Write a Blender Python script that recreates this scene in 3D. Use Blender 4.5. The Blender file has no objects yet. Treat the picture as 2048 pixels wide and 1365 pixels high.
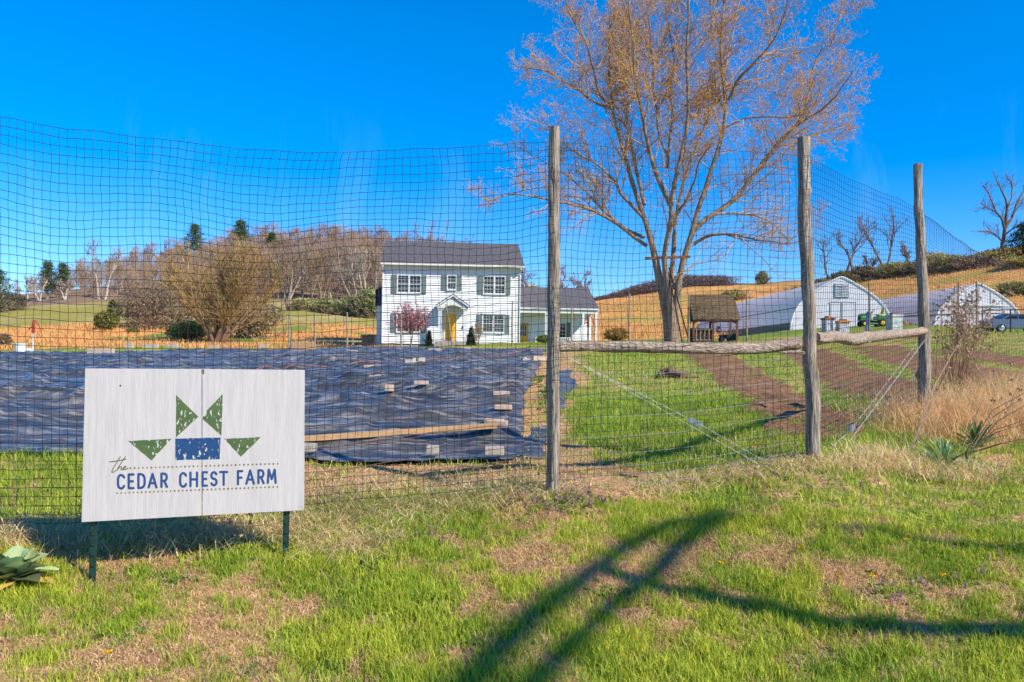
import bpy, math, random
import numpy as np
from mathutils import Vector, Matrix
random.seed(7)
rng = np.random.default_rng(11)
scene = bpy.context.scene
rad = math.radians

# ------------------------------------------------------------------ camera
EYE = 1.6
F = 1593.0                                   # focal length in pixels of a 2048 px wide frame
PITCH, ROLL = rad(1.22), rad(0.7)
fw = np.array([0, math.cos(PITCH), math.sin(PITCH)])
r0 = np.array([1.0, 0, 0]); u0 = np.cross(r0, fw)
rt = r0 * math.cos(ROLL) + u0 * math.sin(ROLL)
up = np.cross(rt, fw)
CAM = np.array([0, 0, EYE])
cd = bpy.data.cameras.new('camera'); cam = bpy.data.objects.new('camera', cd)
scene.collection.objects.link(cam); scene.camera = cam
cd.sensor_width = 36; cd.lens = 36 * F / 2048; cd.clip_start = 0.05; cd.clip_end = 3000
cam.matrix_world = Matrix(((rt[0], up[0], -fw[0], 0), (rt[1], up[1], -fw[1], 0), (rt[2], up[2], -fw[2], EYE), (0, 0, 0, 1)))

def ray(u, v):
    return fw + rt * ((u - 1024) / F) + up * ((682.5 - v) / F)
def at(u, v, d):                              # real point behind a place in the photograph, d metres away
    return CAM + ray(u, v) * d

# ------------------------------------------------------------------ light
LX, LY, LZ = -1.0, 0.70, -1.0                # direction in which the light travels
az = math.atan2(-LX, -LY); el = math.atan2(1.0, math.hypot(LX, LY))
w = bpy.data.worlds.new('World'); scene.world = w; w.use_nodes = True
nt = w.node_tree; N = nt.nodes; Lk = nt.links
for n in list(N): N.remove(n)
out = N.new('ShaderNodeOutputWorld'); bg = N.new('ShaderNodeBackground'); sky = N.new('ShaderNodeTexSky')
sky.sky_type = 'NISHITA'; sky.sun_disc = False; sky.sun_elevation = el; sky.sun_rotation = az
sky.altitude = 600; sky.air_density = 1.0; sky.dust_density = 0.3; sky.ozone_density = 3.0
hs = N.new('ShaderNodeHueSaturation'); hs.inputs['Saturation'].default_value = 1.46; hs.inputs['Value'].default_value = 1.0; hs.inputs['Hue'].default_value = 0.503
tint = N.new('ShaderNodeMixRGB'); tint.blend_type = 'MULTIPLY'; tint.inputs[0].default_value = 1; tint.inputs[2].default_value = (.82, .88, .96, 1)
Lk.new(sky.outputs[0], tint.inputs[1]); Lk.new(tint.outputs[0], hs.inputs['Color'])
tc = N.new('ShaderNodeTexCoord')
mp = N.new('ShaderNodeMapping'); mp.inputs['Scale'].default_value = (5.5, 1.6, 1.5); mp.inputs['Rotation'].default_value = (0.0, 0.75, 0.25); mp.inputs['Location'].default_value = (1.3, .4, 0)
nz = N.new('ShaderNodeTexNoise'); nz.inputs['Scale'].default_value = 2.2; nz.inputs['Detail'].default_value = 7; nz.inputs['Roughness'].default_value = .62; nz.inputs['Distortion'].default_value = .8
rp = N.new('ShaderNodeValToRGB'); rp.color_ramp.elements[0].position = .52; rp.color_ramp.elements[1].position = .95
sx = N.new('ShaderNodeSeparateXYZ'); lo = N.new('ShaderNodeMapRange')
lo.inputs['From Min'].default_value = .30; lo.inputs['From Max'].default_value = .1
mu = N.new('ShaderNodeMath'); mu.operation = 'MULTIPLY'
mu2 = N.new('ShaderNodeMath'); mu2.operation = 'MULTIPLY'; mu2.inputs[1].default_value = .2
mx = N.new('ShaderNodeMixRGB'); mx.inputs[2].default_value = (5.2, 6.4, 7.6, 1)
Lk.new(tc.outputs['Generated'], mp.inputs[0]); Lk.new(mp.outputs[0], nz.inputs[0]); Lk.new(nz.outputs[0], rp.inputs[0])
Lk.new(tc.outputs['Generated'], sx.inputs[0]); Lk.new(sx.outputs[2], lo.inputs['Value'])
Lk.new(rp.outputs[0], mu.inputs[0]); Lk.new(lo.outputs[0], mu.inputs[1]); Lk.new(mu.outputs[0], mu2.inputs[0]); Lk.new(mu2.outputs[0], mx.inputs[0])
hz_m = N.new('ShaderNodeMapRange'); hz_m.inputs['From Min'].default_value = 0.0; hz_m.inputs['From Max'].default_value = .38
deep = N.new('ShaderNodeMixRGB'); deep.inputs[1].default_value = (.66, .72, .88, 1); deep.inputs[2].default_value = (1, 1, 1, 1)
mul_ = N.new('ShaderNodeMixRGB'); mul_.blend_type = 'MULTIPLY'; mul_.inputs[0].default_value = 1
Lk.new(sx.outputs[2], hz_m.inputs['Value']); Lk.new(hz_m.outputs[0], deep.inputs[0]); Lk.new(hs.outputs[0], mul_.inputs[1]); Lk.new(deep.outputs[0], mul_.inputs[2])
Lk.new(mul_.outputs[0], mx.inputs[1]); Lk.new(mx.outputs[0], bg.inputs[0]); Lk.new(bg.outputs[0], out.inputs[0])
bg.inputs[1].default_value = 0.15
sl = bpy.data.lights.new('sun', 'SUN'); sl.energy = 4.2; sl.angle = rad(0.53); sl.color = (1, .92, .79)
sun = bpy.data.objects.new('sun', sl); scene.collection.objects.link(sun)
sun.rotation_euler = Vector((LX, LY, LZ)).to_track_quat('-Z', 'Y').to_euler()
sun.location = (20, -20, 40)
vs = scene.view_settings; vs.view_transform = 'Standard'; vs.look = 'None'; vs.exposure = 0.70; vs.gamma = 1
scene.cycles.max_bounces = 6; scene.cycles.transparent_max_bounces = 8

# ------------------------------------------------------------------ materials
def P(name, col, rough=.8, spec=.3, var=None, vscale=5, stretch=(1, 1, 1), bump=0, bscale=None, metal=0, attr=None, detail=6, trans=0, coat=0):
    """Procedural material: base colour, a second colour by noise, bump; attr = a colour attribute of the mesh."""
    m = bpy.data.materials.new(name); m.use_nodes = True
    t = m.node_tree; b = t.nodes['Principled BSDF']
    b.inputs['Roughness'].default_value = rough; b.inputs['Specular IOR Level'].default_value = spec; b.inputs['Metallic'].default_value = metal
    b.inputs['Coat Weight'].default_value = coat
    tcn = t.nodes.new('ShaderNodeTexCoord'); mpn = t.nodes.new('ShaderNodeMapping'); mpn.inputs['Scale'].default_value = stretch
    t.links.new(tcn.outputs['Object'], mpn.inputs[0])
    n = t.nodes.new('ShaderNodeTexNoise'); n.inputs['Scale'].default_value = vscale; n.inputs['Detail'].default_value = detail; n.inputs['Roughness'].default_value = .65
    t.links.new(mpn.outputs[0], n.inputs[0])
    if attr:
        a = t.nodes.new('ShaderNodeAttribute'); a.attribute_name = attr
        hv = t.nodes.new('ShaderNodeHueSaturation'); mr = t.nodes.new('ShaderNodeMapRange')
        mr.inputs['From Min'].default_value = .3; mr.inputs['From Max'].default_value = .7
        mr.inputs['To Min'].default_value = 1 - (var or .3); mr.inputs['To Max'].default_value = 1 + (var or .3)
        t.links.new(n.outputs[0], mr.inputs['Value']); t.links.new(mr.outputs[0], hv.inputs['Value']); t.links.new(a.outputs['Color'], hv.inputs['Color'])
        t.links.new(hv.outputs[0], b.inputs['Base Color'])
    else:
        c2 = var or tuple(c * .75 for c in col)
        r = t.nodes.new('ShaderNodeValToRGB'); r.color_ramp.elements[0].position = .36; r.color_ramp.elements[1].position = .64
        r.color_ramp.elements[0].color = (*c2, 1); r.color_ramp.elements[1].color = (*col, 1)
        t.links.new(n.outputs[0], r.inputs[0]); t.links.new(r.outputs[0], b.inputs['Base Color'])
    if bump:
        n2 = t.nodes.new('ShaderNodeTexNoise'); n2.inputs['Scale'].default_value = bscale or vscale * 2; n2.inputs['Detail'].default_value = 8
        t.links.new(mpn.outputs[0], n2.inputs[0])
        bp = t.nodes.new('ShaderNodeBump'); bp.inputs['Strength'].default_value = 1; bp.inputs['Distance'].default_value = bump
        t.links.new(n2.outputs[0], bp.inputs['Height']); t.links.new(bp.outputs[0], b.inputs['Normal'])
    if trans:
        tr = t.nodes.new('ShaderNodeBsdfTranslucent'); ms = t.nodes.new('ShaderNodeMixShader'); ms.inputs[0].default_value = trans
        src = b.inputs['Base Color'].links[0].from_socket
        t.links.new(src, tr.inputs[0]); o = t.nodes['Material Output']
        t.links.new(b.outputs[0], ms.inputs[1]); t.links.new(tr.outputs[0], ms.inputs[2]); t.links.new(ms.outputs[0], o.inputs[0])
    return m

# ------------------------------------------------------------------ object helpers
def link(o, parent=None):
    scene.collection.objects.link(o)
    if parent is not None: o.parent = parent
    return o
def tag(o, label=None, cat=None, group=None, kind=None):
    if label: o['label'] = label
    if cat: o['category'] = cat
    if group: o['group'] = group
    if kind: o['kind'] = kind
    return o
def thing(name, label, cat, loc=(0, 0, 0), rz=0, group=None):
    o = bpy.data.objects.new(name, None); o.empty_display_size = .2
    o.location = [float(a) for a in loc]; o.rotation_euler = (0, 0, rz)
    link(o); return tag(o, label, cat, group)
def copy_tree(o, parent=None):
    c = o.copy(); scene.collection.objects.link(c)
    if parent is not None: c.parent = parent
    for ch in list(o.children): copy_tree(ch, c)
    return c
def bulk(name, V, faces, mat, parent=None, col=None, smooth=False, origin=None):
    """One mesh from numpy arrays; faces = list of int arrays (n x 3 or n x 4); col = per-vertex rgb."""
    V = np.asarray(V, float)
    if origin is not None: V = V - np.asarray(origin)
    me = bpy.data.meshes.new(name); me.vertices.add(len(V)); me.vertices.foreach_set('co', V.astype(np.float32).ravel())
    faces = [np.asarray(f, np.int32) for f in faces if len(f)]
    tot = np.concatenate([np.full(len(f), f.shape[1], np.int32) for f in faces]); idx = np.concatenate([f.ravel() for f in faces])
    me.loops.add(len(idx)); me.loops.foreach_set('vertex_index', idx)
    me.polygons.add(len(tot)); st = np.zeros(len(tot), np.int32); st[1:] = np.cumsum(tot)[:-1]
    me.polygons.foreach_set('loop_start', st); me.polygons.foreach_set('loop_total', tot)
    if smooth: me.polygons.foreach_set('use_smooth', np.ones(len(tot), bool))
    me.update(calc_edges=True)
    if col is not None:
        ca = me.color_attributes.new('col', 'FLOAT_COLOR', 'POINT')
        c = np.ones((len(V), 4), np.float32); c[:, :3] = col; ca.data.foreach_set('color', c.ravel())
    me.materials.append(mat)
    o = bpy.data.objects.new(name, me)
    if origin is not None: o.location = [float(a) for a in origin]
    return link(o, parent)

class MB:
    """Collects boxes, tubes and polygons; build() links them as ONE mesh object."""
    def __init__(s): s.v = []; s.f = []
    def add(s, vs, fs):
        b = len(s.v); s.v += [tuple(map(float, p)) for p in vs]; s.f += [tuple(b + i for i in f) for f in fs]; return s
    def box(s, x0, x1, y0, y1, z0, z1, M=None):
        vs = [(x, y, z) for z in (z0, z1) for (x, y) in ((x0, y0), (x1, y0), (x1, y1), (x0, y1))]
        if M is not None: vs = [M @ Vector(p) for p in vs]
        return s.add(vs, [(0, 3, 2, 1), (4, 5, 6, 7), (0, 1, 5, 4), (1, 2, 6, 5), (2, 3, 7, 6), (3, 0, 4, 7)])
    def bar(s, a, b, wd, ht, upv=(0, 0, 1)):
        a, b = Vector(a), Vector(b); d = (b - a); L = d.length; d.normalize()
        sd = d.cross(Vector(upv))
        if sd.length < 1e-4: sd = d.cross(Vector((1, 0, 0)))
        sd.normalize(); uu = sd.cross(d)
        vs = [p + sd * (x * wd / 2) + uu * (z * ht / 2) for p in (a, b) for (x, z) in ((-1, -1), (1, -1), (1, 1), (-1, 1))]
        return s.add(vs, [(0, 3, 2, 1), (4, 5, 6, 7), (0, 1, 5, 4), (1, 2, 6, 5), (2, 3, 7, 6), (3, 0, 4, 7)])
    def tube(s, pts, rs, k=8, cap=True):
        pts = [Vector(p) for p in pts]
        if not hasattr(rs, '__len__'): rs = [rs] * len(pts)
        b = len(s.v); ref = None
        for i, p in enumerate(pts):
            t = (pts[min(i + 1, len(pts) - 1)] - pts[max(i - 1, 0)]).normalized()
            if ref is None: ref = t.orthogonal().normalized()
            ref = (ref - t * ref.dot(t)).normalized(); bn = t.cross(ref)
            for j in range(k):
                a = 2 * math.pi * j / k; s.v.append(tuple(p + (ref * math.cos(a) + bn * math.sin(a)) * rs[i]))
        for i in range(len(pts) - 1):
            for j in range(k):
                j2 = (j + 1) % k; s.f.append((b + i * k + j, b + i * k + j2, b + (i + 1) * k + j2, b + (i + 1) * k + j))
        if cap:
            s.f.append(tuple(b + j for j in reversed(range(k)))); s.f.append(tuple(b + (len(pts) - 1) * k + j for j in range(k)))
        return s
    def prism(s, poly, ext):                   # poly: 3D points; ext: extrusion vector
        n = len(poly); e = Vector(ext); a = [Vector(p) for p in poly]
        return s.add([*a, *[p + e for p in a]], [tuple(reversed(range(n))), tuple(range(n, 2 * n))] + [(i, (i + 1) % n, n + (i + 1) % n, n + i) for i in range(n)])
    def build(s, name, mat, parent=None, smooth=False, bevel=0):
        me = bpy.data.meshes.new(name); me.from_pydata(s.v, [], s.f); me.materials.append(mat)
        if smooth:
            me.polygons.foreach_set('use_smooth', np.ones(len(me.polygons), bool))
            try: me.set_sharp_from_angle(angle=rad(50))
            except Exception: pass
        me.update(); o = bpy.data.objects.new(name, me)
        if bevel:
            bv = o.modifiers.new('bevel', 'BEVEL'); bv.width = bevel; bv.segments = 2; bv.limit_method = 'ANGLE'
        return link(o, parent)

# ------------------------------------------------------------------ numpy noise
def _h(ix, iy, seed):
    n = (ix.astype(np.int64) * 374761393 + iy.astype(np.int64) * 668265263 + seed * 1442695041) & 0x7fffffff
    n = ((n ^ (n >> 13)) * 1274126177) & 0x7fffffff
    return ((n ^ (n >> 16)) & 0xffff) / 65535.0
def vn(x, y, seed=0):
    ix, iy = np.floor(x), np.floor(y); fx, fy = x - ix, y - iy
    fx = fx * fx * (3 - 2 * fx); fy = fy * fy * (3 - 2 * fy)
    a, b, c, d = _h(ix, iy, seed), _h(ix + 1, iy, seed), _h(ix, iy + 1, seed), _h(ix + 1, iy + 1, seed)
    return (a * (1 - fx) + b * fx) * (1 - fy) + (c * (1 - fx) + d * fx) * fy
def fbm(x, y, seed=0, o=4):
    x = np.asarray(x, float); y = np.asarray(y, float); s = 0; a = .5; t = 0
    for i in range(o):
        s = s + a * vn(x * 2 ** i + i * 17.3, y * 2 ** i + i * 9.1, seed + i); t += a; a *= .5
    return s / t
def sstep(a, b, x):
    t = np.clip((x - a) / (b - a), 0, 1); return t * t * (3 - 2 * t)

# ------------------------------------------------------------------ terrain (height field through measured points)
CP = [  # photo column, photo row, distance in metres
 (-300,1365,3.2),(200,1365,3.2),(700,1365,3.2),(1200,1365,3.25),(1700,1365,3.25),(2300,1365,3.2),
 (187,1168,4.22),(575,1112,4.62),(-200,1120,4.3),(0,1100,4.42),(900,1100,4.5),(1300,1120,4.4),(1700,1110,4.4),(2048,1100,4.35),(2400,1080,4.4),
 (1107,987,5.24),(1628,920,5.95),(1850,830,7.83),(1880,945,6.0),(2048,915,6.3),(2400,900,6.4),(800,1010,5.2),
 (0,1035,4.95),(-300,1035,5.0),(0,917,6.35),(-400,905,6.6),(500,925,6.3),(850,930,6.25),(1100,935,6.2),(1350,945,6.0),
 (0,790,11),(500,800,10.6),(1000,812,9.9),(1300,800,10.2),(1700,800,10.4),(2048,795,11),(2400,780,11),(-400,780,11),
 (0,735,19),(500,740,18),(1000,742,17.5),(1300,735,18),(1700,728,18.5),(2048,725,19),(2400,712,19),(-400,735,19),
 (-400,712,34),(0,709,34),(350,703,34),(600,701,34),(850,699,34),(1090,697,34),(1250,694,34),(1450,690,34),(1600,678,34),(1700,668,34),(1800,664,34),(1950,668,34),(2150,668,34),(2400,660,34),
 (1335,686,40),(1430,686,42),(0,703,46),(250,697,46),(600,699,46),(760,699,50),(1000,690,50),(1190,686,52),
 (760,698,62),(900,691,62),(1040,686,63),(1190,684,66),(435,691,60),(0,695,56),(-400,695,56),(600,690,66),
 (1580,661,60),(1785,652,60),(1683,655,60),(1957,656,62),(2040,665,50),(2140,665,50),(2100,658,60),(2400,640,60),(1400,680,64),(1300,680,64),
 (0,650,84),(-400,655,84),(250,645,88),(450,655,88),(640,650,90),(760,655,95),(1000,668,92),(1200,650,96),(1440,650,96),(1683,620,100),(1850,578,96),(1957,566,95),(2048,556,94),(2150,546,94),(2400,530,95),
 (-400,620,130),(0,613,130),(250,597,135),(450,605,135),(640,605,135),(760,615,140),(1000,635,140),(1200,600,145),(1400,575,145),(1600,568,135),(1683,562,125),(1750,550,122),(1850,541,118),(1900,532,116),(1950,520,115),(2003,509,113),(2048,506,112),(2300,480,112),(2400,478,115),
 (-400,600,190),(0,595,190),(250,570,200),(480,550,210),(700,555,210),(1000,600,210),(1200,600,200),(1450,585,200),(1683,585,200),(1850,580,200),(2048,560,200),(2400,540,200),
 (-400,640,420),(0,640,420),(500,620,420),(1000,640,420),(1500,640,420),(2048,620,420),(2400,620,420),
]
cw = np.array([at(*c) for c in CP])
def q_of(x, y):
    r = np.hypot(x, y); a = np.arctan2(x, np.maximum(y, 1e-3))
    return np.clip(a, -.72, .74) * 2.6, np.log(np.clip(r, 2.6, 430))
cr = np.hypot(cw[:, 0], cw[:, 1]); cs = (cw[:, 2] - EYE) / cr
cqx, cqy = q_of(cw[:, 0], cw[:, 1])
def tk(d2): return .5 * d2 * np.log(np.maximum(d2, 1e-12))
n_ = len(cr); K = tk((cqx[:, None] - cqx) ** 2 + (cqy[:, None] - cqy) ** 2) + np.eye(n_) * 1e-3
Pm = np.c_[np.ones(n_), cqx, cqy]
A_ = np.block([[K, Pm], [Pm.T, np.zeros((3, 3))]]); W_ = np.linalg.solve(A_, np.r_[cs, 0, 0, 0])
def ground(x, y, rough=True):
    x = np.asarray(x, float); y = np.asarray(y, float); sh = x.shape; x = x.ravel(); y = y.ravel(); g = np.empty(len(x))
    for i in range(0, len(x), 20000):
        xx, yy = x[i:i + 20000], y[i:i + 20000]; a, b = q_of(xx, yy); rr = np.hypot(xx, yy)
        s = tk((a[:, None] - cqx) ** 2 + (b[:, None] - cqy) ** 2) @ W_[:n_] + W_[n_] + W_[n_ + 1] * a + W_[n_ + 2] * b
        h = EYE + s * np.clip(rr, 2.6, 430)
        k = sstep(1.4, 2.9, yy); h = h * k
        if rough:
            amp = sstep(2.0, 3.5, yy) * np.where(rr < 60, 1, 1)
            h = h + amp * ((fbm(xx * 1.3, yy * 1.3, 3) - .5) * .07 + (fbm(xx * 7, yy * 7, 5, 3) - .5) * .035 * (rr < 30)
                           + (fbm(xx * .12, yy * .12, 8) - .5) * np.clip((rr - 40) * .012, 0, 1.2))
        g[i:i + 20000] = h
    return g.reshape(sh)
_ds = np.geomspace(2.2, 420, 900)
def G(u, v, dmax=420):                        # where the sight line first meets the ground
    p = CAM + ray(u, v)[None, :] * _ds[:, None]; h = ground(p[:, 0], p[:, 1], False)
    below = np.nonzero((p[:, 2] < h) & (_ds <= dmax))[0]
    i = below[0] if len(below) else int(np.searchsorted(_ds, dmax)) - 1
    q = p[i]; return np.array([q[0], q[1], float(ground(np.array([q[0]]), np.array([q[1]]))[0])])
def on_ground(x, y, dz=0.0): return np.array([x, y, float(ground(np.array([float(x)]), np.array([float(y)]))[0]) + dz])
def foot(u, d, dz=0.0):                       # ground point under column u at distance d
    p = at(u, 690, d); return on_ground(p[0], p[1], dz)
def inpoly(x, y, poly):
    c = np.zeros(x.shape, bool); n = len(poly); j = n - 1
    for i in range(n):
        xi, yi = poly[i][:2]; xj, yj = poly[j][:2]
        c ^= ((yi > y) != (yj > y)) & (x < (xj - xi) * (y - yi) / ((yj - yi) + 1e-12) + xi); j = i
    return c
def wpoly(pts): return [tuple(G(u, v)[:2]) for u, v in pts]
BEDS = [wpoly(p) for p in (
 [(1365,706),(1450,706),(1545,757),(1715,840),(1715,872),(1640,884),(1560,868),(1490,806),(1420,752)],
 [(1555,702),(1650,699),(1770,752),(1900,782),(1870,835),(1790,830),(1700,800),(1625,748)],
 [(1690,696),(1790,692),(1910,722),(2070,750),(2070,792),(1950,784),(1840,750)],
 [(1850,706),(1930,699),(2070,716),(2070,740)])]
PATHS = [wpoly(p) for p in (
 [(1000,940),(1012,860),(1040,790),(1060,720),(1095,705),(1165,705),(1168,760),(1140,820),(1130,880),(1300,950),(1200,1000),(1000,990)],
 [(560,932),(1010,940),(1100,985),(1000,1005),(560,1010)],
 [(-100,1052),(160,1048),(170,1100),(-100,1108)])]
LUSH = [wpoly(p) for p in ([(-100,905),(170,905),(170,1046),(-100,1046)],[(1168,706),(2075,698),(2075,800),(1840,835),(1830,900),(1640,922),(1340,945),(1200,925),(1145,860)])]
def props(x, y):
    """Surface colour of the ground and how much live / dry grass grows on it."""
    r = np.hypot(x, y); a = np.degrees(np.arctan2(x, np.maximum(y, .01)))
    jx = x + (fbm(x * 1.1, y * 1.1, 21) - .5) * .06 * r; jy = y + (fbm(x * 1.1, y * 1.1, 22) - .5) * .09 * r
    n1 = fbm(x * 1.5, y * 1.5, 31); n2 = fbm(x * 5, y * 5, 33); n3 = fbm(x * .22, y * .22, 35)
    soil = np.zeros(x.shape); path = np.zeros(x.shape); lush = np.zeros(x.shape)
    kx = x + (fbm(x * 2.1, y * 2.1, 24) - .5) * .5; ky = y + (fbm(x * 2.1, y * 2.1, 25) - .5) * .03 * r
    for p in BEDS: soil = np.maximum(soil, inpoly(kx, ky, p))
    for p in PATHS: path = np.maximum(path, inpoly(jx, jy, p))
    for p in LUSH: lush = np.maximum(lush, inpoly(jx, jy, p))
    n4 = fbm(x * 14, y * 14, 37, 3); dry = sstep(.36, .66, n1 * .38 + n2 * .37 + n4 * .25)
    dry = np.where(lush > 0, dry * .7, dry); dry = np.maximum(dry, path * (.75 + .25 * sstep(.35, .5, n2)))
    soil = soil * sstep(.28, .38, n2 * .6 + n1 * .4)
    dry = dry * (r < 45)
    green = np.array([.17, .22, .035]); tan = np.array([.52, .29, .14]); brown = np.array([.225, .118, .060]); sedge = np.array([.68, .32, .10])
    olive = np.array([.30, .255, .055]); litter = np.array([.24, .16, .10]); pale = np.array([.42, .32, .14])
    c = green * (.75 + .5 * n2[..., None]) * np.ones(3)
    mixc = lambda c, t, m: c * (1 - m[..., None]) + np.asarray(t) * m[..., None]
    c = mixc(c, tan, dry * .9); c = mixc(c, [.19, .10, .055], sstep(.62, .75, fbm(x * 2.3, y * 2.3, 41)) * (r < 45) * (1 - lush * .8) * .6)
    c = mixc(c, brown, np.clip(soil, 0, 1))
    L = (a < -8.5) & (r > 47); Rr = (a > 4.5) & (r > 67)
    sL = sstep(50, 58, r) * (1 - sstep(88, 98, r)) * L * sstep(.36, .50, n3 + (fbm(x*.4,y*.4,44)-.5)*.5)
    c = mixc(c, olive * (.8 + .4 * n2[..., None]), (sstep(84, 100, r) * L) * 1.0)
    c = mixc(c, pale, sstep(.45, .65, n3) * L * sstep(70, 90, r) * .6)
    c = mixc(c, sedge * (.75 + .5 * fbm(x * .8, y * .8, 47)[..., None]), np.maximum(sL, Rr * sstep(66, 76, r) * sstep(.25, .42, n3 + .08) * (.7 + .3 * sstep(.4, .6, fbm(x * .3, y * .3, 48)))))
    c = mixc(c, olive, Rr * sstep(.55, .7, fbm(x * .07 + 3, y * .18, 49)) * .7)
    c = mixc(c, litter, sstep(138, 150, r) * (a < 3)); c = mixc(c, [.24, .14, .07], sstep(140, 160, r) * (a >= 3))
    c = mixc(c, [.05, .05, .05], (y < 1.3) * (y > -6.0) * 1.0)
    return c, np.clip(1 - dry - soil, 0, 1) * (r < 60), dry, soil, lush
def graded(lo, hi, c, dmin, n1, n2):
    def side(L, n):
        k = 1.0
        for _ in range(80):
            g = math.sinh(k) / (k / n) ; k += .1
            if L / (dmin * n) < math.sinh(k) / k: break
        t = np.linspace(0, 1, n); return L * np.sinh(k * t) / math.sinh(k)
    return np.r_[(c - side(c - lo, n1))[::-1][:-1], c + side(hi - c, n2)]
gx = graded(-480, 480, 0, .035, 290, 290); gy = graded(-60, 620, 4.0, .03, 90, 430)
X, Y = np.meshgrid(gx, gy); Zg = ground(X, Y)
gc, _, _, sl_, _ = props(X, Y)
bed_h = sl_ * (fbm(X * 6, Y * 6, 77, 3) - .35) * .17 * (np.hypot(X, Y) < 45)
Zg = Zg + bed_h
nx, ny = len(gx), len(gy)
I = np.arange(nx * ny).reshape(ny, nx); Q = np.stack([I[:-1, :-1], I[:-1, 1:], I[1:, 1:], I[1:, :-1]], -1).reshape(-1, 4)
m_ground = P('ground', (1, 1, 1), rough=.95, spec=.1, attr='col', var=.5, vscale=14, bump=.02, bscale=38, detail=9)
tag(bulk('ground', np.stack([X, Y, Zg], -1).reshape(-1, 3), [Q], m_ground, col=gc.reshape(-1, 3), smooth=True), kind='structure')
# ------------------------------------------------------------------ deer fence: posts, rails, netting, wire
m_post = P('weathered_wood', (.50, .42, .33), rough=.95, var=(.15, .115, .085), vscale=11, stretch=(6, 6, .45), bump=.03, bscale=14)
m_rail = P('weathered_rail', (.50, .40, .31), rough=.95, var=(.19, .13, .09), vscale=11, stretch=(.45, 6, 6), bump=.025, bscale=14)
m_net = P('black_netting', (.018, .018, .020), rough=.38, spec=.45, vscale=30)
m_wire = P('galvanised_wire', (.42, .42, .40), rough=.35, metal=.7, vscale=60)
m_rust = P('rusty_wire', (.30, .17, .10), rough=.7, var=(.18, .10, .06), vscale=30)
fbase = at(1107, 985, 5.24)
fence = thing('deer_fence', 'tall deer fence of black netting on weathered cedar posts around the garden', 'fence', fbase)
def child(o, root):                           # world-space mesh placed under an Empty that may be moved / turned
    o.matrix_parent_inverse = Matrix.LocRotScale(root.location, root.rotation_euler, None).inverted(); return o
def log_obj(name, pts, rs, mat, parent, seed, k=18, n=60, knots=()):
    """A round timber with wobble, flutes and knots, built as one closed surface."""
    pts = np.array(pts, float); t = np.linspace(0, 1, len(pts)); tt = np.linspace(0, 1, n)
    Pn = np.stack([np.interp(tt, t, pts[:, i]) for i in range(3)], 1); R = np.interp(tt, t, rs)
    ax = Pn[-1] - Pn[0]; ax /= np.linalg.norm(ax); s = np.cross(ax, [0.3, 1, 0.2]); s /= np.linalg.norm(s); b = np.cross(ax, s)
    L = np.linalg.norm(Pn[-1] - Pn[0])
    Pn = Pn + s * ((fbm(tt * 5, tt * 0, seed) - .5) * R[:, None].mean() * .9)[:, None] + b * ((fbm(tt * 5, tt * 0, seed + 5) - .5) * R.mean() * .9)[:, None]
    th = np.arange(k) * 2 * math.pi / k
    TH, TT = np.meshgrid(th, tt)
    rr = R[:, None] * (1 + (fbm(TH * 3.0, TT * L * 1.2, seed + 9) - .5) * .34 + (fbm(TH * 9, TT * L * 5, seed + 12, 3) - .5) * .34)
    for (kt, ka, kh) in knots: rr = rr + kh * np.exp(-((TT - kt) * L / .03) ** 2 - ((np.angle(np.exp(1j * (TH - ka)))) / .35) ** 2)
    V = Pn[:, None, :] + (s * np.cos(TH)[..., None] + b * np.sin(TH)[..., None]) * rr[..., None]
    V = V.reshape(-1, 3); i, j = np.meshgrid(np.arange(n - 1), np.arange(k), indexing='ij'); j2 = (j + 1) % k
    Qd = np.stack([i * k + j, i * k + j2, (i + 1) * k + j2, (i + 1) * k + j], -1).reshape(-1, 4)
    V = np.vstack([V, Pn[0], Pn[-1]]); e = np.arange(k); e2 = (e + 1) % k
    T = np.vstack([np.stack([e2, e, np.full(k, n * k)], 1), np.stack([(n - 1) * k + e, (n - 1) * k + e2, np.full(k, n * k + 1)], 1)])
    o = bulk(name, V, [Qd, T], mat, parent, smooth=True)
    o.data.set_sharp_from_angle(angle=rad(60))
    return child(o, fence) if parent is fence else o
def postline(us, d):
    return [at(u, v, d) for u, v in us]
D1, D2, D3 = 5.24, 5.95, 7.83
log_obj('post', postline([(1106, 1010), (1107, 980), (1106, 760), (1108, 500), (1107, 254)], D1), [.042, .041, .042, .040, .034], m_post, fence, 101, knots=((.35, 2, .008), (.6, 4, .01), (.8, 1, .009)))
log_obj('post', postline([(1630, 950), (1627, 910), (1618, 690), (1611, 450), (1609, 275)], D2), [.050, .050, .048, .046, .044], m_post, fence, 131, knots=((.85, 3.6, .02), (.5, 1, .01), (.68, 5, .009)))
log_obj('post', postline([(1851, 860), (1850, 790), (1846, 660), (1841, 500), (1838, 328)], D3), [.056, .056, .054, .046, .043], m_post, fence, 161, n=50, knots=((.33, 0, .03), (.6, 2, .012)))
log_obj('rail', [at(1117, 694, D1), at(1200, 695, 5.36), at(1350, 697, 5.56), at(1500, 696, 5.75), at(1600, 689, 5.92)], [.036, .037, .039, .042, .044], m_rail, fence, 190, n=70, knots=((.24, 1, .008),))
log_obj('rail', [at(1500, 700, 5.76), at(1560, 703, 5.85), at(1608, 706, 5.93)], [.010, .012, .015], m_rail, fence, 196, n=20)
log_obj('rail', [at(1632, 676, D2), at(1700, 677, 6.5), at(1770, 671, 7.1), at(1850, 662, 7.8)], [.044, .048, .046, .040], m_rail, fence, 203, n=60, knots=((.12, 0, .012), (.5, 1, .01)))

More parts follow.
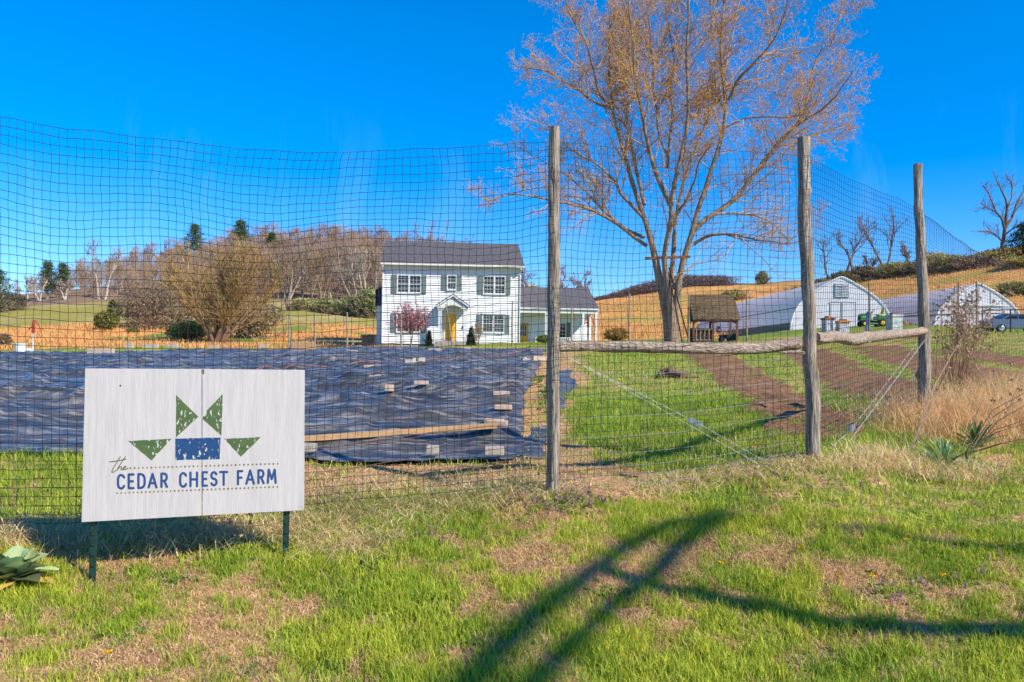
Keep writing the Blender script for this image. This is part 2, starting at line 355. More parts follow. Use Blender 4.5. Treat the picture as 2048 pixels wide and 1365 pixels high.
def C1(xs, vals, x): return np.interp(x, xs, vals)
def smooth_rows(xs, vals, x):
    v = np.interp(x, xs, vals); k = max(3, len(x) // 22); p = np.pad(v, k, mode='edge'); return np.convolve(p, np.ones(2 * k + 1) / (2 * k + 1), 'valid')
def strands(Pts, r, knots=True):
    """Square section strands along both directions of a grid of points, plus a knot at each crossing."""
    H, Wd, _ = Pts.shape; V = []; Fc = []; base = 0
    def run(A, r):                            # A: (lines, n, 3)
        nonlocal base
        T = np.gradient(A, axis=1); T /= np.linalg.norm(T, axis=2, keepdims=True) + 1e-9
        s = np.cross(T, [0, 1, .01]); s /= np.linalg.norm(s, axis=2, keepdims=True) + 1e-9; b = np.cross(T, s)
        k = 4; off = [(1, 0), (0, 1), (-1, 0), (0, -1)]
        vv = np.stack([A + s * (o[0] * r) + b * (o[1] * r) for o in off], 2)         # lines,n,4,3
        nl, n = A.shape[:2]; idx = np.arange(nl * n * 4).reshape(nl, n, 4) + base
        for j in range(4):
            Fc.append(np.stack([idx[:, :-1, j], idx[:, :-1, (j + 1) % 4], idx[:, 1:, (j + 1) % 4], idx[:, 1:, j]], -1).reshape(-1, 4))
        V.append(vv.reshape(-1, 3)); base += nl * n * 4
    run(Pts, r); run(Pts.transpose(1, 0, 2), r * .9)
    T3 = []
    if knots:
        c = Pts.reshape(-1, 3); kr = r * 2.5; o6 = np.array([[1, 0, 0], [-1, 0, 0], [0, 1, 0], [0, -1, 0], [0, 0, 1], [0, 0, -1]]) * kr
        V.append((c[:, None, :] + o6).reshape(-1, 3)); ii = (np.arange(len(c)) * 6 + base)[:, None, None]
        t = np.array([[0, 2, 4], [2, 1, 4], [1, 3, 4], [3, 0, 4], [2, 0, 5], [1, 2, 5], [3, 1, 5], [0, 3, 5]])
        T3.append((ii + t).reshape(-1, 3)); base += len(c) * 6
    return np.vstack(V), [np.vstack(Fc)] + T3
def net_panel(name, us, deps, xt, vt, xb, vb, ncol, nrow, seed, warp, pw=1.0, cnt=None):
    """us: photo columns of ncol strands; deps: distance of each; top/bottom lines; warp(U,S)->(du,dv) gives the slack of the net."""
    u = np.interp(np.arange(ncol), np.cumsum([0] + list(cnt)), us) if cnt else np.interp(np.linspace(0, 1, ncol), np.linspace(0, 1, len(us)), us)
    d = np.interp(u, us, deps); top = smooth_rows(xt, vt, u); bot = smooth_rows(xb, vb, u)
    s = np.linspace(0, 1, nrow) ** pw
    U = np.tile(u, (nrow, 1)); S = np.tile(s[:, None], (1, ncol)); V = top + (bot - top) * S; D = np.tile(d, (nrow, 1))
    du, dv = warp(U, S)
    jn = (fbm(U * .03, V * .03, seed) - .5) * 7; jm = (fbm(U * .03, V * .03, seed + 3) - .5) * 7
    U = U + du + jn; V = V + dv + jm; D = D + (fbm(U * .008, V * .008, seed + 5) - .5) * .16
    dirs = fw + rt * ((U[..., None] - 1024) / F) + up * ((682.5 - V[..., None]) / F)
    Pn = CAM + dirs * D[..., None]
    vv, ff = strands(Pn, .0015)
    return child(bulk(name, vv, ff, m_net, fence), fence)
g_ = lambda U, c, w_: np.exp(-((U - c) / w_) ** 2)
def warpA(U, S):
    edge = sstep(1107, 1040, U)
    du = edge * (-22 * np.sin((S - .02) * 9.0) * g_(U, 620, 260) * np.exp(-S * 2.2) + 14 * g_(U, 850, 120) * np.sin(S * 11) * np.exp(-S * 3) - 10 * S * g_(U, 100, 300) * 0)
    dv = edge * (-26 * g_(U, 660, 130) * S * np.exp(-((S - .18) / .16) ** 2) * 2 + 16 * g_(U, 700, 260) * np.exp(-((S - .15) / .1) ** 2) + 9 * np.sin(U / 70) * g_(S, .22, .15))
    return du, dv
net_panel('netting', [-240, 0, 560, 1107], [4.25, 4.42, 4.80, 5.20], [-240, 0, 100, 300, 450, 600, 750, 900, 1040, 1107], [205, 234, 252, 277, 296, 303, 303, 294, 286, 283],
          [-240, 0, 160, 600, 900, 1107], [1052, 1048, 1046, 1010, 985, 962], 83, 46, 301, warpA, cnt=(13, 33, 36))
def warpB(U, S):
    e = sstep(1107, 1160, U) * sstep(1625, 1560, U)
    return e * (6 * np.sin(S * 12) * g_(S, .3, .3) + 5 * np.sin(U / 40) * 0), e * (14 * g_(U, 1380, 130) * g_(S, .12, .12) + 5 * np.sin(U / 60) * g_(S, .35, .2) + 10 * S * 0)
net_panel('netting', [1107, 1350, 1620], [5.20, 5.53, 5.90], [1107, 1200, 1350, 1500, 1612], [283, 290, 301, 300, 312], [1107, 1350, 1625], [962, 940, 905], 37, 45, 317, warpB)
def warpC(U, S):
    return 0 * U, 12 * np.sin((U - 1620) / 55) * g_(S, .2, .3) * sstep(1620, 1660, U)
net_panel('netting', [1614, 1730, 1845], [5.92, 6.80, 7.80], [1612, 1660, 1700, 1760, 1820, 1845], [318, 332, 349, 380, 412, 430], [1625, 1700, 1845], [905, 862, 790], 54, 45, 331, warpC)
net_panel('netting', [1845, 1940, 2048, 2130], [7.83, 9.6, 12.0, 14.4], [1845, 1880, 1940, 1976, 2048, 2130], [426, 452, 496, 516, 536, 548], [1845, 1940, 2048, 2130], [790, 748, 718, 700], 60, 42, 347, lambda U, S: (0 * U, 0 * U), 1.7)

# woven wire behind the netting (rusty, low), and its brace wires
def wire_panel(u0_, u1_, d0, d1, hs, step, seed, mat, name):
    p0 = at(u0_, 700, d0); p1 = at(u1_, 700, d1); L = np.hypot(*(p1 - p0)[:2]); n = max(2, int(L / step)) + 1
    mb = MB(); t = np.linspace(0, 1, n * 2 - 1)
    X = p0[0] + (p1[0] - p0[0]) * t; Y = p0[1] + (p1[1] - p0[1]) * t + .045; Zb = ground(X, Y, False) 
    k = np.convolve(np.pad(Zb, 4, mode='edge'), np.ones(9) / 9, 'valid')
    for h in hs:
        z = k + h + (fbm(t * L * 1.3, t * 0 + h * 9, seed) - .5) * .035
        mb.tube(list(zip(X, Y, z)), .0016, 4)
    for i in range(0, len(t), 2):
        mb.tube([(X[i], Y[i], k[i] + hs[0]), (X[i] + .01 * math.sin(i), Y[i], k[i] + hs[-1])], .0014, 4)
    return child(mb.build(name, mat, fence), fence)
HS = (.04, .10, .17, .26, .37, .50, .64, .79)
wire_panel(-240, 1107, 4.28, D1, HS, .30, 5, m_rust, 'woven_wire')
wire_panel(1107, 1622, D1, D2, HS, .30, 6, m_wire, 'woven_wire')
wire_panel(1622, 1850, D2, D3, HS[:6], .30, 7, m_wire, 'woven_wire')
mb = MB()
for (a, b, d1_, d2_) in (((1122, 706), (1520, 930), 5.26, 5.82), ((1118, 706), (1395, 846), 5.27, 5.66), ((1395, 846), (1610, 968), 5.66, 5.93),
                         ((1835, 686), (1700, 862), 7.78, 6.6), ((1856, 672), (1670, 922), 7.85, 6.25), ((1700, 862), (1652, 905), 6.6, 6.15)):
    A, B = at(*a, d1_), at(*b, d2_); n = 24
    for ph in (0, math.pi):
        mb.tube([A + (B - A) * i / n + np.array([.004 * math.cos(i * 1.3 + ph), 0, .004 * math.sin(i * 1.3 + ph)]) for i in range(n + 1)], .0011, 4)
child(mb.build('brace_wire', P('bright_wire', (.75, .74, .70), rough=.4, metal=.3, vscale=60), fence), fence)
m_zinc = P('zinc', (.55, .58, .62), rough=.3, metal=.8, vscale=40)
for (u_, v_, d_, s_, ang) in ((1392, 846, 5.64, .045, -.4), (1703, 857, 6.6, .03, 1.1)):
    c = Vector(at(u_, v_, d_)); M = Matrix.Translation(c) @ Matrix.Rotation(-ang, 4, 'Y')
    mb = MB().box(-s_, s_, -.012, -.008, -.018, .018, M).box(-s_, s_, .008, .012, -.018, .018, M).box(-s_ * 1.1, -s_, -.012, .012, -.018, .018, M)
    mb.tube([M @ Vector((0, -.02, 0)), M @ Vector((0, .02, 0))], .011, 10).tube([M @ Vector((s_ * .6, -.016, 0)), M @ Vector((s_ * .6, .016, 0))], .006, 8)
    child(mb.build('wire_strainer', m_zinc, fence), fence)

# ------------------------------------------------------------------ farm sign
TL, TR = at(170, 737, 4.20), at(609, 740, 4.60)
BLd = at(163, 1045, 4.185)
ex = TR - TL; W0 = np.linalg.norm(ex); ex /= W0
dn = BLd - TL; dn -= ex * (dn @ ex) * 1.0; 
nrm = np.cross(ex, dn); nrm /= np.linalg.norm(nrm)
if nrm[1] > 0: nrm = -nrm                      # towards the camera
def sg(u, v, lift=0.0):
    d = ray(u, v); t = ((TL - CAM) @ nrm) / (d @ nrm); return CAM + d * t + nrm * lift
m_board = P('painted_plywood', (.50, .47, .445), rough=.6, var=(.43, .405, .385), vscale=7, stretch=(6, 6, .5), bump=.0015, bscale=30)
# faint grey scuffs where paint has worn
t_ = m_board.node_tree; bsd = t_.nodes['Principled BSDF']; src = bsd.inputs['Base Color'].links[0].from_socket
n3_ = t_.nodes.new('ShaderNodeTexNoise'); n3_.inputs['Scale'].default_value = 9; n3_.inputs['Detail'].default_value = 10; n3_.inputs['Roughness'].default_value = .8
mp3 = t_.nodes.new('ShaderNodeMapping'); mp3.inputs['Scale'].default_value = (9, 9, .9); t_.links.new(t_.nodes['Texture Coordinate'].outputs['Object'], mp3.inputs[0]); t_.links.new(mp3.outputs[0], n3_.inputs[0])
r3 = t_.nodes.new('ShaderNodeValToRGB'); r3.color_ramp.elements[0].position = .60; r3.color_ramp.elements[1].position = .74
r3.color_ramp.elements[1].color = (.6, .6, .6, 1)
m3 = t_.nodes.new('ShaderNodeMixRGB'); m3.inputs[2].default_value = (.42, .42, .44, 1); t_.links.new(n3_.outputs[0], r3.inputs[0]); t_.links.new(r3.outputs[0], m3.inputs[0])
t_.links.new(src, m3.inputs[1]); t_.links.new(m3.outputs[0], bsd.inputs['Base Color'])
def fleck(name, col, thr):
    """Block-printed paint with flecks of the white board left bare."""
    m = P(name, col, rough=.6, vscale=20); t = m.node_tree; b = t.nodes['Principled BSDF']; s = b.inputs['Base Color'].links[0].from_socket
    n = t.nodes.new('ShaderNodeTexNoise'); n.inputs['Scale'].default_value = 42; n.inputs['Detail'].default_value = 3; n.inputs['Distortion'].default_value = .6
    mpp = t.nodes.new('ShaderNodeMapping'); mpp.inputs['Rotation'].default_value = (0, .6, 0); mpp.inputs['Scale'].default_value = (1.7, 1.7, .8)
    t.links.new(t.nodes['Texture Coordinate'].outputs['Object'], mpp.inputs[0]); t.links.new(mpp.outputs[0], n.inputs[0])
    r = t.nodes.new('ShaderNodeValToRGB'); r.color_ramp.interpolation = 'LINEAR'; r.color_ramp.elements[0].position = thr; r.color_ramp.elements[1].position = thr + .015
    mm = t.nodes.new('ShaderNodeMixRGB'); mm.inputs[2].default_value = (.48, .455, .43, 1)
    t.links.new(n.outputs[0], r.inputs[0]); t.links.new(r.outputs[0], mm.inputs[0]); t.links.new(s, mm.inputs[1]); t.links.new(mm.outputs[0], b.inputs['Base Color']); return m
sroot = thing('farm_sign', 'white painted wooden farm sign with green and blue emblem on two green posts', 'sign', tuple(at(380, 1130, 4.4)))
sign_inv = Matrix.Translation(sroot.location).inverted()
def sc(o): o.matrix_parent_inverse = sign_inv; return o
def panel(q, name):
    return sc(MB().prism([sg(*p) for p in q], -nrm * .014).build(name, m_board, sroot, bevel=.0015))
panel([(170, 737.5), (402.9, 738.8), (403.4, 1032), (163, 1045)], 'board')
panel([(404.4, 738.8), (609.5, 740.5), (608.5, 1021), (404.8, 1031.8)], 'board')
Z5 = lambda x, y: (140 + x / 3.592, 700 + y / 3.592)
lay = [.0006]
def flat(name, polys, mat, parent=None):
    mb = MB()
    for q in polys:
        mb.prism([sg(*p, .0001) for p in q], nrm * lay[0]); lay[0] += .00002
    return sc(mb.build(name, mat, parent or sroot))
def jag(q, n=9, amp=.35):                     # slightly ragged printed edges
    o = []
    for i in range(len(q)):
        a, b = q[i], q[(i + 1) % len(q)]
        for j in range(n):
            t = j / n; k = amp if j else 0
            o.append((a[0] + (b[0] - a[0]) * t + random.uniform(-k, k), a[1] + (b[1] - a[1]) * t + random.uniform(-k, k)))
    return o
m_green = fleck('sign_green', (.075, .125, .040), .60); m_blue = fleck('sign_blue', (.012, .058, .165), .615)
tri = [[(762, 325), (922, 480), (762, 630)], [(1098, 318), (1088, 618), (938, 482)], [(418, 655), (730, 640), (585, 795)], [(1108, 638), (1370, 628), (1228, 768)]]
e_ = flat('emblem', [jag([Z5(*p) for p in q]) for q in tri], m_green)
flat('emblem', [jag([Z5(757, 638), Z5(1082, 630), Z5(1075, 786), Z5(757, 792)], 14)], m_blue)
# lettering: round-ended strokes on measured positions
def stroke(path, wd, rnd=8):
    """path in zoom-5 pixels -> list of convex polygons."""
    out_ = []
    for a, b in zip(path[:-1], path[1:]):
        dx, dy = b[0] - a[0], b[1] - a[1]; L = math.hypot(dx, dy) or 1; an = math.atan2(dy, dx); q = []
        for i in range(rnd + 1):
            t = an + math.pi / 2 + math.pi * i / rnd; q.append((a[0] + wd / 2 * math.cos(t), a[1] + wd / 2 * math.sin(t)))
        for i in range(rnd + 1):
            t = an - math.pi / 2 + math.pi * i / rnd; q.append((b[0] + wd / 2 * math.cos(t), b[1] + wd / 2 * math.sin(t)))
        out_.append([Z5(*p) for p in q])
    return out_
def arc(cx, cy, rx, ry, a0, a1, n=12): return [(cx + rx * math.cos(rad(a0 + (a1 - a0) * i / n)), cy + ry * math.sin(rad(a0 + (a1 - a0) * i / n))) for i in range(n + 1)]
LET = {  # strokes in a unit box, y down
 'C': [arc(.55, .32, .45, .32, -25, -180, 9) + arc(.55, .68, .45, .32, 180, 25, 9)], 'E': [[(.95, 0), (.05, 0), (.05, 1), (.95, 1)], [(.05, .5), (.8, .5)]],
 'D': [[(.05, 0), (.05, 1)], [(.05, 0), (.4, 0)] + arc(.4, .35, .58, .35, -90, 0, 6) + arc(.4, .65, .58, .35, 0, 90, 6) + [(.05, 1)]],
 'A': [[(0, 1), (.5, 0), (1, 1)], [(.2, .68), (.8, .68)]],
 'R': [[(.05, 1), (.05, 0), (.5, 0)] + arc(.5, .27, .42, .27, -90, 90, 8) + [(.05, .54)], [(.5, .54), (.95, 1)]],
 'H': [[(.05, 0), (.05, 1)], [(.95, 0), (.95, 1)], [(.05, .5), (.95, .5)]],
 'S': [arc(.5, .26, .44, .26, -25, -180, 8) + arc(.5, .26, .44, .24, 180, 90, 4) + arc(.5, .75, .45, .25, -90, 0, 4) + arc(.5, .74, .45, .26, 0, 155, 8)],
 'T': [[(0, 0), (1, 0)], [(.5, 0), (.5, 1)]], 'F': [[(.05, 1), (.05, 0), (.95, 0)], [(.05, .5), (.8, .5)]],
 'M': [[(0, 1), (.12, 0), (.5, .72), (.88, 0), (1, 1)]]}
# letter boxes: x0,x1,top,bottom (zoom-5 pixels)
WORDS = [('C', 335, 392, 900, 996), ('E', 415, 460, 896, 994), ('D', 484, 538, 894, 992), ('A', 560, 622, 892, 989), ('R', 650, 700, 890, 985),
         ('C', 782, 836, 886, 983), ('H', 858, 916, 882, 980), ('E', 946, 986, 880, 976), ('S', 1008, 1056, 880, 973), ('T', 1074, 1130, 878, 970),
         ('F', 1200, 1240, 872, 965), ('A', 1262, 1322, 868, 962), ('R', 1347, 1394, 866, 958), ('M', 1416, 1478, 862, 955)]
m_let = P('letter_blue', (.020, .062, .185), rough=.6, vscale=40); m_the = P('script_green', (.10, .115, .045), rough=.6, vscale=40); m_dot = P('dot_olive', (.20, .165, .085), rough=.6, vscale=40)
for (ch, x0, x1, y0, y1) in WORDS:
    polys = []
    for st in LET[ch]: polys += stroke([(x0 + 5 + p[0] * (x1 - x0 - 6), y0 + p[1] * (y1 - y0)) for p in st], 17)
    lay[0] = .0006; flat('letter', polys, m_let)
lay[0] = .0006
the = [[(282, 806), (330, 800), (402, 786)], [(362, 768), (345, 795), (322, 832), (305, 862), (300, 880), (312, 880), (330, 866)],
       [(398, 768), (380, 795), (352, 838), (338, 866), (352, 848), (368, 838), (372, 850), (366, 862), (376, 860)],
       [(376, 860), (392, 850), (402, 840), (394, 836), (384, 848), (386, 860), (400, 860), (416, 850)]]
pl = []
for s_ in the: pl += stroke(s_, 6.5, 5)
flat('script_word', pl, m_the)
def dots(a, b, n, r0_, r1_):
    q = []
    for i in range(n):
        t = i / (n - 1); cx, cy = a[0] + (b[0] - a[0]) * t, a[1] + (b[1] - a[1]) * t; r_ = r0_ + (r1_ - r0_) * random.random()
        q.append([Z5(cx + r_ * math.cos(k * math.pi / 4), cy + r_ * math.sin(k * math.pi / 4)) for k in range(8)])
    return q
lay[0] = .0006; flat('dotted_line', dots((434, 851), (1492, 818), 36, 6, 8), m_dot); lay[0] = .0006; flat('dotted_line', dots((338, 1030), (1490, 984), 40, 6, 8), m_dot)
m_stain = P('rust_stain', (.20, .075, .05), rough=.8, vscale=60); lay[0] = .0004
flat('rust_stain', [jag([Z5(951, 142), Z5(965, 142), Z5(966, 168), Z5(958, 180), Z5(953, 168)], 3, .3)], m_stain)
lay[0] = .0008; flat('screw_head', [[Z5(362 + 7 * math.cos(k * math.pi / 4), 258 + 7 * math.sin(k * math.pi / 4)) for k in range(8)]], P('dark_screw', (.05, .05, .05), rough=.5))
m_tpost = P('green_metal', (.018, .06, .042), rough=.45, spec=.5, var=(.012, .035, .028), vscale=30)
for (u_, vt_, vb_) in ((188, 1000, 1215), (575, 990, 1150)):
    a = sg(u_, vt_, -.03); dd = np.linalg.norm(a[1]); b = a.copy(); gb = ground(np.array([a[0]]), np.array([a[1]]))[0]; b[2] = gb - .15; b[0] -= .004
    mb = MB().bar(a, b, .036, .004, (0, 1, 0)).bar(a + [0, .014, 0], b + [0, .014, 0], .005, .028, (0, 1, 0))
    for i in range(7):
        z = gb + .04 + i * .055
        if z < a[2]: mb.box(a[0] - .009, a[0] + .009, a[1] - .009, a[1] - .002, z, z + .02)
    sc(mb.build('sign_post', m_tpost, sroot))

# ------------------------------------------------------------------ black plastic sheet with weights
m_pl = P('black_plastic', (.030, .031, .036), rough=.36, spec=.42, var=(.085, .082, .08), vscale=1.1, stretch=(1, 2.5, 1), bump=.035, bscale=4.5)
t_ = m_pl.node_tree; bsd = t_.nodes['Principled BSDF']; src = bsd.inputs['Base Color'].links[0].from_socket   # sun sheen on the wrinkles, painted into the colour as pale streaks
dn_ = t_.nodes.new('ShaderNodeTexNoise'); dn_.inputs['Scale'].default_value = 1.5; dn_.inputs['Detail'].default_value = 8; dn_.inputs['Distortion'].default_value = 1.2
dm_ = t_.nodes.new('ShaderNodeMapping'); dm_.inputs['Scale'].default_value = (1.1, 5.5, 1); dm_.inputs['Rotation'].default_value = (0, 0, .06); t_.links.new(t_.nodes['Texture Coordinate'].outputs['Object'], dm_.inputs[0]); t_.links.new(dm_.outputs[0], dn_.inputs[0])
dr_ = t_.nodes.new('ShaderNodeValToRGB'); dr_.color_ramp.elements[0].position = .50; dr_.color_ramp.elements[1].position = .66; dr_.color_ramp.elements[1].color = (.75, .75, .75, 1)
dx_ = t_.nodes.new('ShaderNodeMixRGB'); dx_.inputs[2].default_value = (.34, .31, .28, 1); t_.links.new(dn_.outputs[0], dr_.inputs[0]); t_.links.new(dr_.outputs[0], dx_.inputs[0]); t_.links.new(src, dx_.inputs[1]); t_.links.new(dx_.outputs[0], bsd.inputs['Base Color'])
def wrinkle(x, y, seed):
    wx = x + (fbm(x * .5, y * .5, seed + 7) - .5) * 1.6; wy = y + (fbm(x * .45 + 4, y * .45, seed + 8) - .5) * 1.4
    wv = lambda sx_, sy_, sd: 1 - np.abs(2 * fbm(wx * sx_, wy * sy_, sd, 2) - 1)
    r_ = np.hypot(x, y); k = 1 / (1 + r_ * .035)
    return np.maximum(0, (.5 + .5 * sstep(7, 12, r_)) * (wv(.42 * k, 1.7 * k, seed) ** 3 * 1.25 + wv(1.3 * k, 4.2 * k, seed + 1) ** 4 * .5 + wv(2.2, .8, seed + 2) ** 7 * .35 + (1 - sstep(0, .9, np.abs(x - 1.2 - .02 * y))) * sstep(9, 13, y) * wv(2.0, 2.0, seed + 5) ** 2 * 1.2) - .34)
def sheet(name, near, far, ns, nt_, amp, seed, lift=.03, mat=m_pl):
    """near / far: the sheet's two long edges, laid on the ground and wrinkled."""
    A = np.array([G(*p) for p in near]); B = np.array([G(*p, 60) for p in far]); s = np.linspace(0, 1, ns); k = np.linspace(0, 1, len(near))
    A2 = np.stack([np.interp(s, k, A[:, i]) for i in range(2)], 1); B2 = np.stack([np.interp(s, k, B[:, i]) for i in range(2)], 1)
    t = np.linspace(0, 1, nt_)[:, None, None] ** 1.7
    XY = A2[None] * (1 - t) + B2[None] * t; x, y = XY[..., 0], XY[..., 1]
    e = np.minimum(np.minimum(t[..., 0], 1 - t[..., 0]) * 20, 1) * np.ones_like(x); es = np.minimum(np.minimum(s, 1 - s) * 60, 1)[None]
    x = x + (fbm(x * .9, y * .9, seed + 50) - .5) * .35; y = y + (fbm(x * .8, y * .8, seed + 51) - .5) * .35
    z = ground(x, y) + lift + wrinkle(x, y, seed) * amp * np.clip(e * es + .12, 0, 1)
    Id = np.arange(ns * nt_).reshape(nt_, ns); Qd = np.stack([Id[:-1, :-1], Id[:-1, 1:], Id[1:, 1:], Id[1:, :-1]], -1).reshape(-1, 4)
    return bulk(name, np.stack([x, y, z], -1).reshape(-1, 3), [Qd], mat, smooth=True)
near = [(-500, 915), (-100, 915), (165, 912), (500, 926), (850, 932), (1012, 936)]
farr = [(-500, 712), (-100, 711), (165, 708), (500, 703), (850, 699), (1092, 699)]
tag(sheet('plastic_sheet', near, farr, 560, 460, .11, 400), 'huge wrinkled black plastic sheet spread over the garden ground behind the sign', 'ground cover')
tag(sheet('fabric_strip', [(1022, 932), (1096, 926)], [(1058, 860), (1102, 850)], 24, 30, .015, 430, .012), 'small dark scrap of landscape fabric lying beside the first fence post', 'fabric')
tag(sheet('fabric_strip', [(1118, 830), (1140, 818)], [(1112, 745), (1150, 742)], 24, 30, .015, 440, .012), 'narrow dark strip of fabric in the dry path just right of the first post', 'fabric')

m_brick = P('tan_brick', (.58, .43, .31), rough=.9, var=(.42, .30, .21), vscale=14, bump=.004, bscale=40)
m_block = P('grey_block', (.48, .41, .33), rough=.95, var=(.34, .29, .23), vscale=14, bump=.004, bscale=40)
m_lumber = P('new_lumber', (.52, .32, .15), rough=.75, var=(.38, .22, .10), vscale=6, stretch=(.6, 8, 8), bump=.002, bscale=20)
def sit(u, v, dz=.0):
    g = G(u, v); sx_, sy_ = np.meshgrid(g[0] + np.array([-.08, 0, .08]), g[1] + np.array([-.08, 0, .08]))
    return g[0], g[1], float((ground(sx_, sy_) + .03 + wrinkle(sx_, sy_, 400) * .11).max()) - .012 + dz
def brick(u, v, L, Wd, Hh, rz, label, mat=m_brick, name='brick', cat='brick', hole=0, group='bricks holding down the plastic sheet', dz=.05):
    x, y, z = sit(u, v); n = 1
    mb = MB()
    if hole:
        tw = .03
        mb.box(-L/2, L/2, -Wd/2, -Wd/2 + tw, 0, Hh).box(-L/2, L/2, Wd/2 - tw, Wd/2, 0, Hh)
        for xx in (-L/2, -tw/2, L/2 - tw): mb.box(xx + (0.001 if xx < 0 else 0), xx + tw - (.001 if xx > 0 else 0), -Wd/2 + tw, Wd/2 - tw, .001, Hh - .001)
    else: mb.box(-L/2, L/2, -Wd/2, Wd/2, 0, Hh)
    o = mb.build(name, mat, bevel=.006 if not hole else .003); o.location = (x, y, z); o.rotation_euler = (random.uniform(-.04, .04), random.uniform(-.05, .05), rz)
    return tag(o, label, cat, group)
BR = [(1002, 815, 0.05, 'tan brick on the sheet edge, upper of the pair halfway up its right side'), (1006, 833, .02, 'tan brick just below the upper pair of the sheet\'s right edge'),
 (988, 855, -.05, 'tan brick above the long wooden beam near its right end'), (994, 871, -.2, 'slanted tan brick touching the right end of the wooden beam'),
 (750, 770, .05, 'lone tan brick in the upper middle of the black sheet'), (738, 752, .1, 'flat brick on the sheet below the pile of broken blocks'),
 (842, 793, .1, 'small tan brick lying right of centre on the black sheet'), (704, 711, 0, 'thin pale brick near the sheet\'s far edge below the field'),
 (870, 713, 0, 'flat pale brick at the far side under the flowering tree'), (1080, 735, .5, 'tan brick at the sheet\'s right edge beside the first post'),
 (932, 702, .1, 'reddish brick at the far edge of the sheet in front of the portico')]
for (u, v, a, lb) in BR: brick(u, v, .20 if v > 740 else .42, .10, .05 if v > 740 else .10, a, lb)
brick(778, 810, .105, .18, .075, .1, 'brick standing end-on in the middle of the black sheet')
for (u, v, lb) in ((865, 925, 'pale paving block at the near hem of the sheet below the beam'), (618, 927, 'paving block half hidden behind the right edge of the sign'), (988, 934, 'pale block at the sheet\'s front right corner')):
    brick(u, v, .10 if u != 988 else .15, .13, .06, .05, lb, m_block, 'paving_block', 'block')
for i, (u, v, s, rz, lb) in enumerate(((818, 737, .2, .2, 'left lump of broken concrete on the sheet beside the red hose'), (828, 735, .22, .9, 'squarish broken concrete lump at the red hose bend'), (841, 741, .18, .4, 'small right-hand broken concrete lump by the red hose'),
                          (1052, 736, .22, .3, 'grey concrete lump at the crumpled right edge of the sheet'), (1046, 729, .2, 1.2, 'concrete lump behind another at the crumpled right sheet edge'))):
    brick(u, v, s, s * .7, s * .5, rz, lb, m_block, 'concrete_chunk', 'rubble', group='broken concrete weights')
for (u, v, L, h, lb, mat) in ((202, 714, .85, .18, 'long pale board weight at the left far side of the black sheet', m_brick), (259, 705, .30, .22, 'small hollow grey block left of the cinder blocks at the far edge', m_block),
                      (301, 704, .62, .20, 'wide pale block in the middle of the far edge row', m_block), (344, 703, .50, .17, 'hollow cinder block right of the wide pale block', m_block),
                      (428, 702, .4, .12, 'low block at the far edge under the golden bare tree', m_block), (527, 700, .40, .15, 'pale block at the end of the far edge pipe', m_block)):
    brick(u, v, L, .2, h, 0, lb, mat, 'cinder_block', 'block', hole=1 if mat is m_block else 0, group='blocks along the far edge of the sheet')
tag(MB().box(-.42, .30, -.12, .12, .012, .26).box(.30, .36, -.13, .13, 0, .28).box(-.44, .31, -.13, .13, 0, .012).build('wooden_box', m_lumber, bevel=.006), 'wooden box like weight lying on the far part of the black sheet', 'box').location = sit(608, 708)
A, B = G(560, 893), G(992, 884); A = np.array(sit(560, 893)); B = np.array(sit(992, 884)); A[2] += .0; B[2] += .01
o = MB().bar((0, 0, 0), (B - A), .09, .045).build('wooden_beam', m_lumber, bevel=.003); o.location = A + [0, 0, .03]; tag(o, 'long tan wooden beam lying across the front of the black sheet', 'beam')
def groundline(pts, n, r, mat, name, lift=.06, wob=.05, seed=1):
    g = np.array([G(*p) for p in pts]); k = np.linspace(0, 1, len(g)); t = np.linspace(0, 1, n)
    x = np.interp(t, k, g[:, 0]); y = np.interp(t, k, g[:, 1]) + (fbm(t * 14, t * 0, seed) - .5) * wob * 2
    z = ground(x, y) + .065 + wrinkle(x, y, 400) * .11
    kk = max(1, n // 60) * 2 + 1; z = np.convolve(np.pad(z, kk // 2, mode='edge'), np.ones(kk) / kk, 'valid')
    return MB().tube(list(zip(x, y, z)), r, 5).build(name, mat)
tag(groundline([(170, 777), (420, 768), (600, 747), (820, 736), (960, 724), (1085, 709)], 420, .012, P('red_hose', (.30, .12, .085), rough=.6), 'garden_hose', .085), 'thin reddish hose running across the black sheet', 'hose')
tag(groundline([(430, 701), (480, 698), (527, 698)], 12, .02, m_wire, 'metal_pipe', .30, 0), 'thin metal pipe resting on blocks at the far edge of the sheet', 'pipe')
# rotten log pile in the garden
m_rot = P('rotten_wood', (.26, .16, .10), rough=.95, var=(.10, .06, .045), vscale=10, stretch=(1, 6, 6), bump=.02, bscale=20)
c = G(1345, 757); lp = thing('broken_log', 'split rotten log lying on the grass beside the first soil bed', 'log', c)
for (a, b, r1, r2) in (((-.25, 0, .04), (.22, .06, .10), .07, .05), ((-.1, -.05, .14), (.25, .02, .05), .06, .03), ((-.16, .1, .10), (.05, .2, .22), .05, .02), ((.1, -.1, .04), (.5, .12, .02), .04, .02)):
    n = 12; mb = MB(); P0, P1 = np.array(a), np.array(b)
    mb.tube([P0 + (P1 - P0) * i / n for i in range(n + 1)], [(r1 + (r2 - r1) * i / n) * random.uniform(.75, 1.2) for i in range(n + 1)], 7)
    mb.build('wood_piece', m_rot, lp)
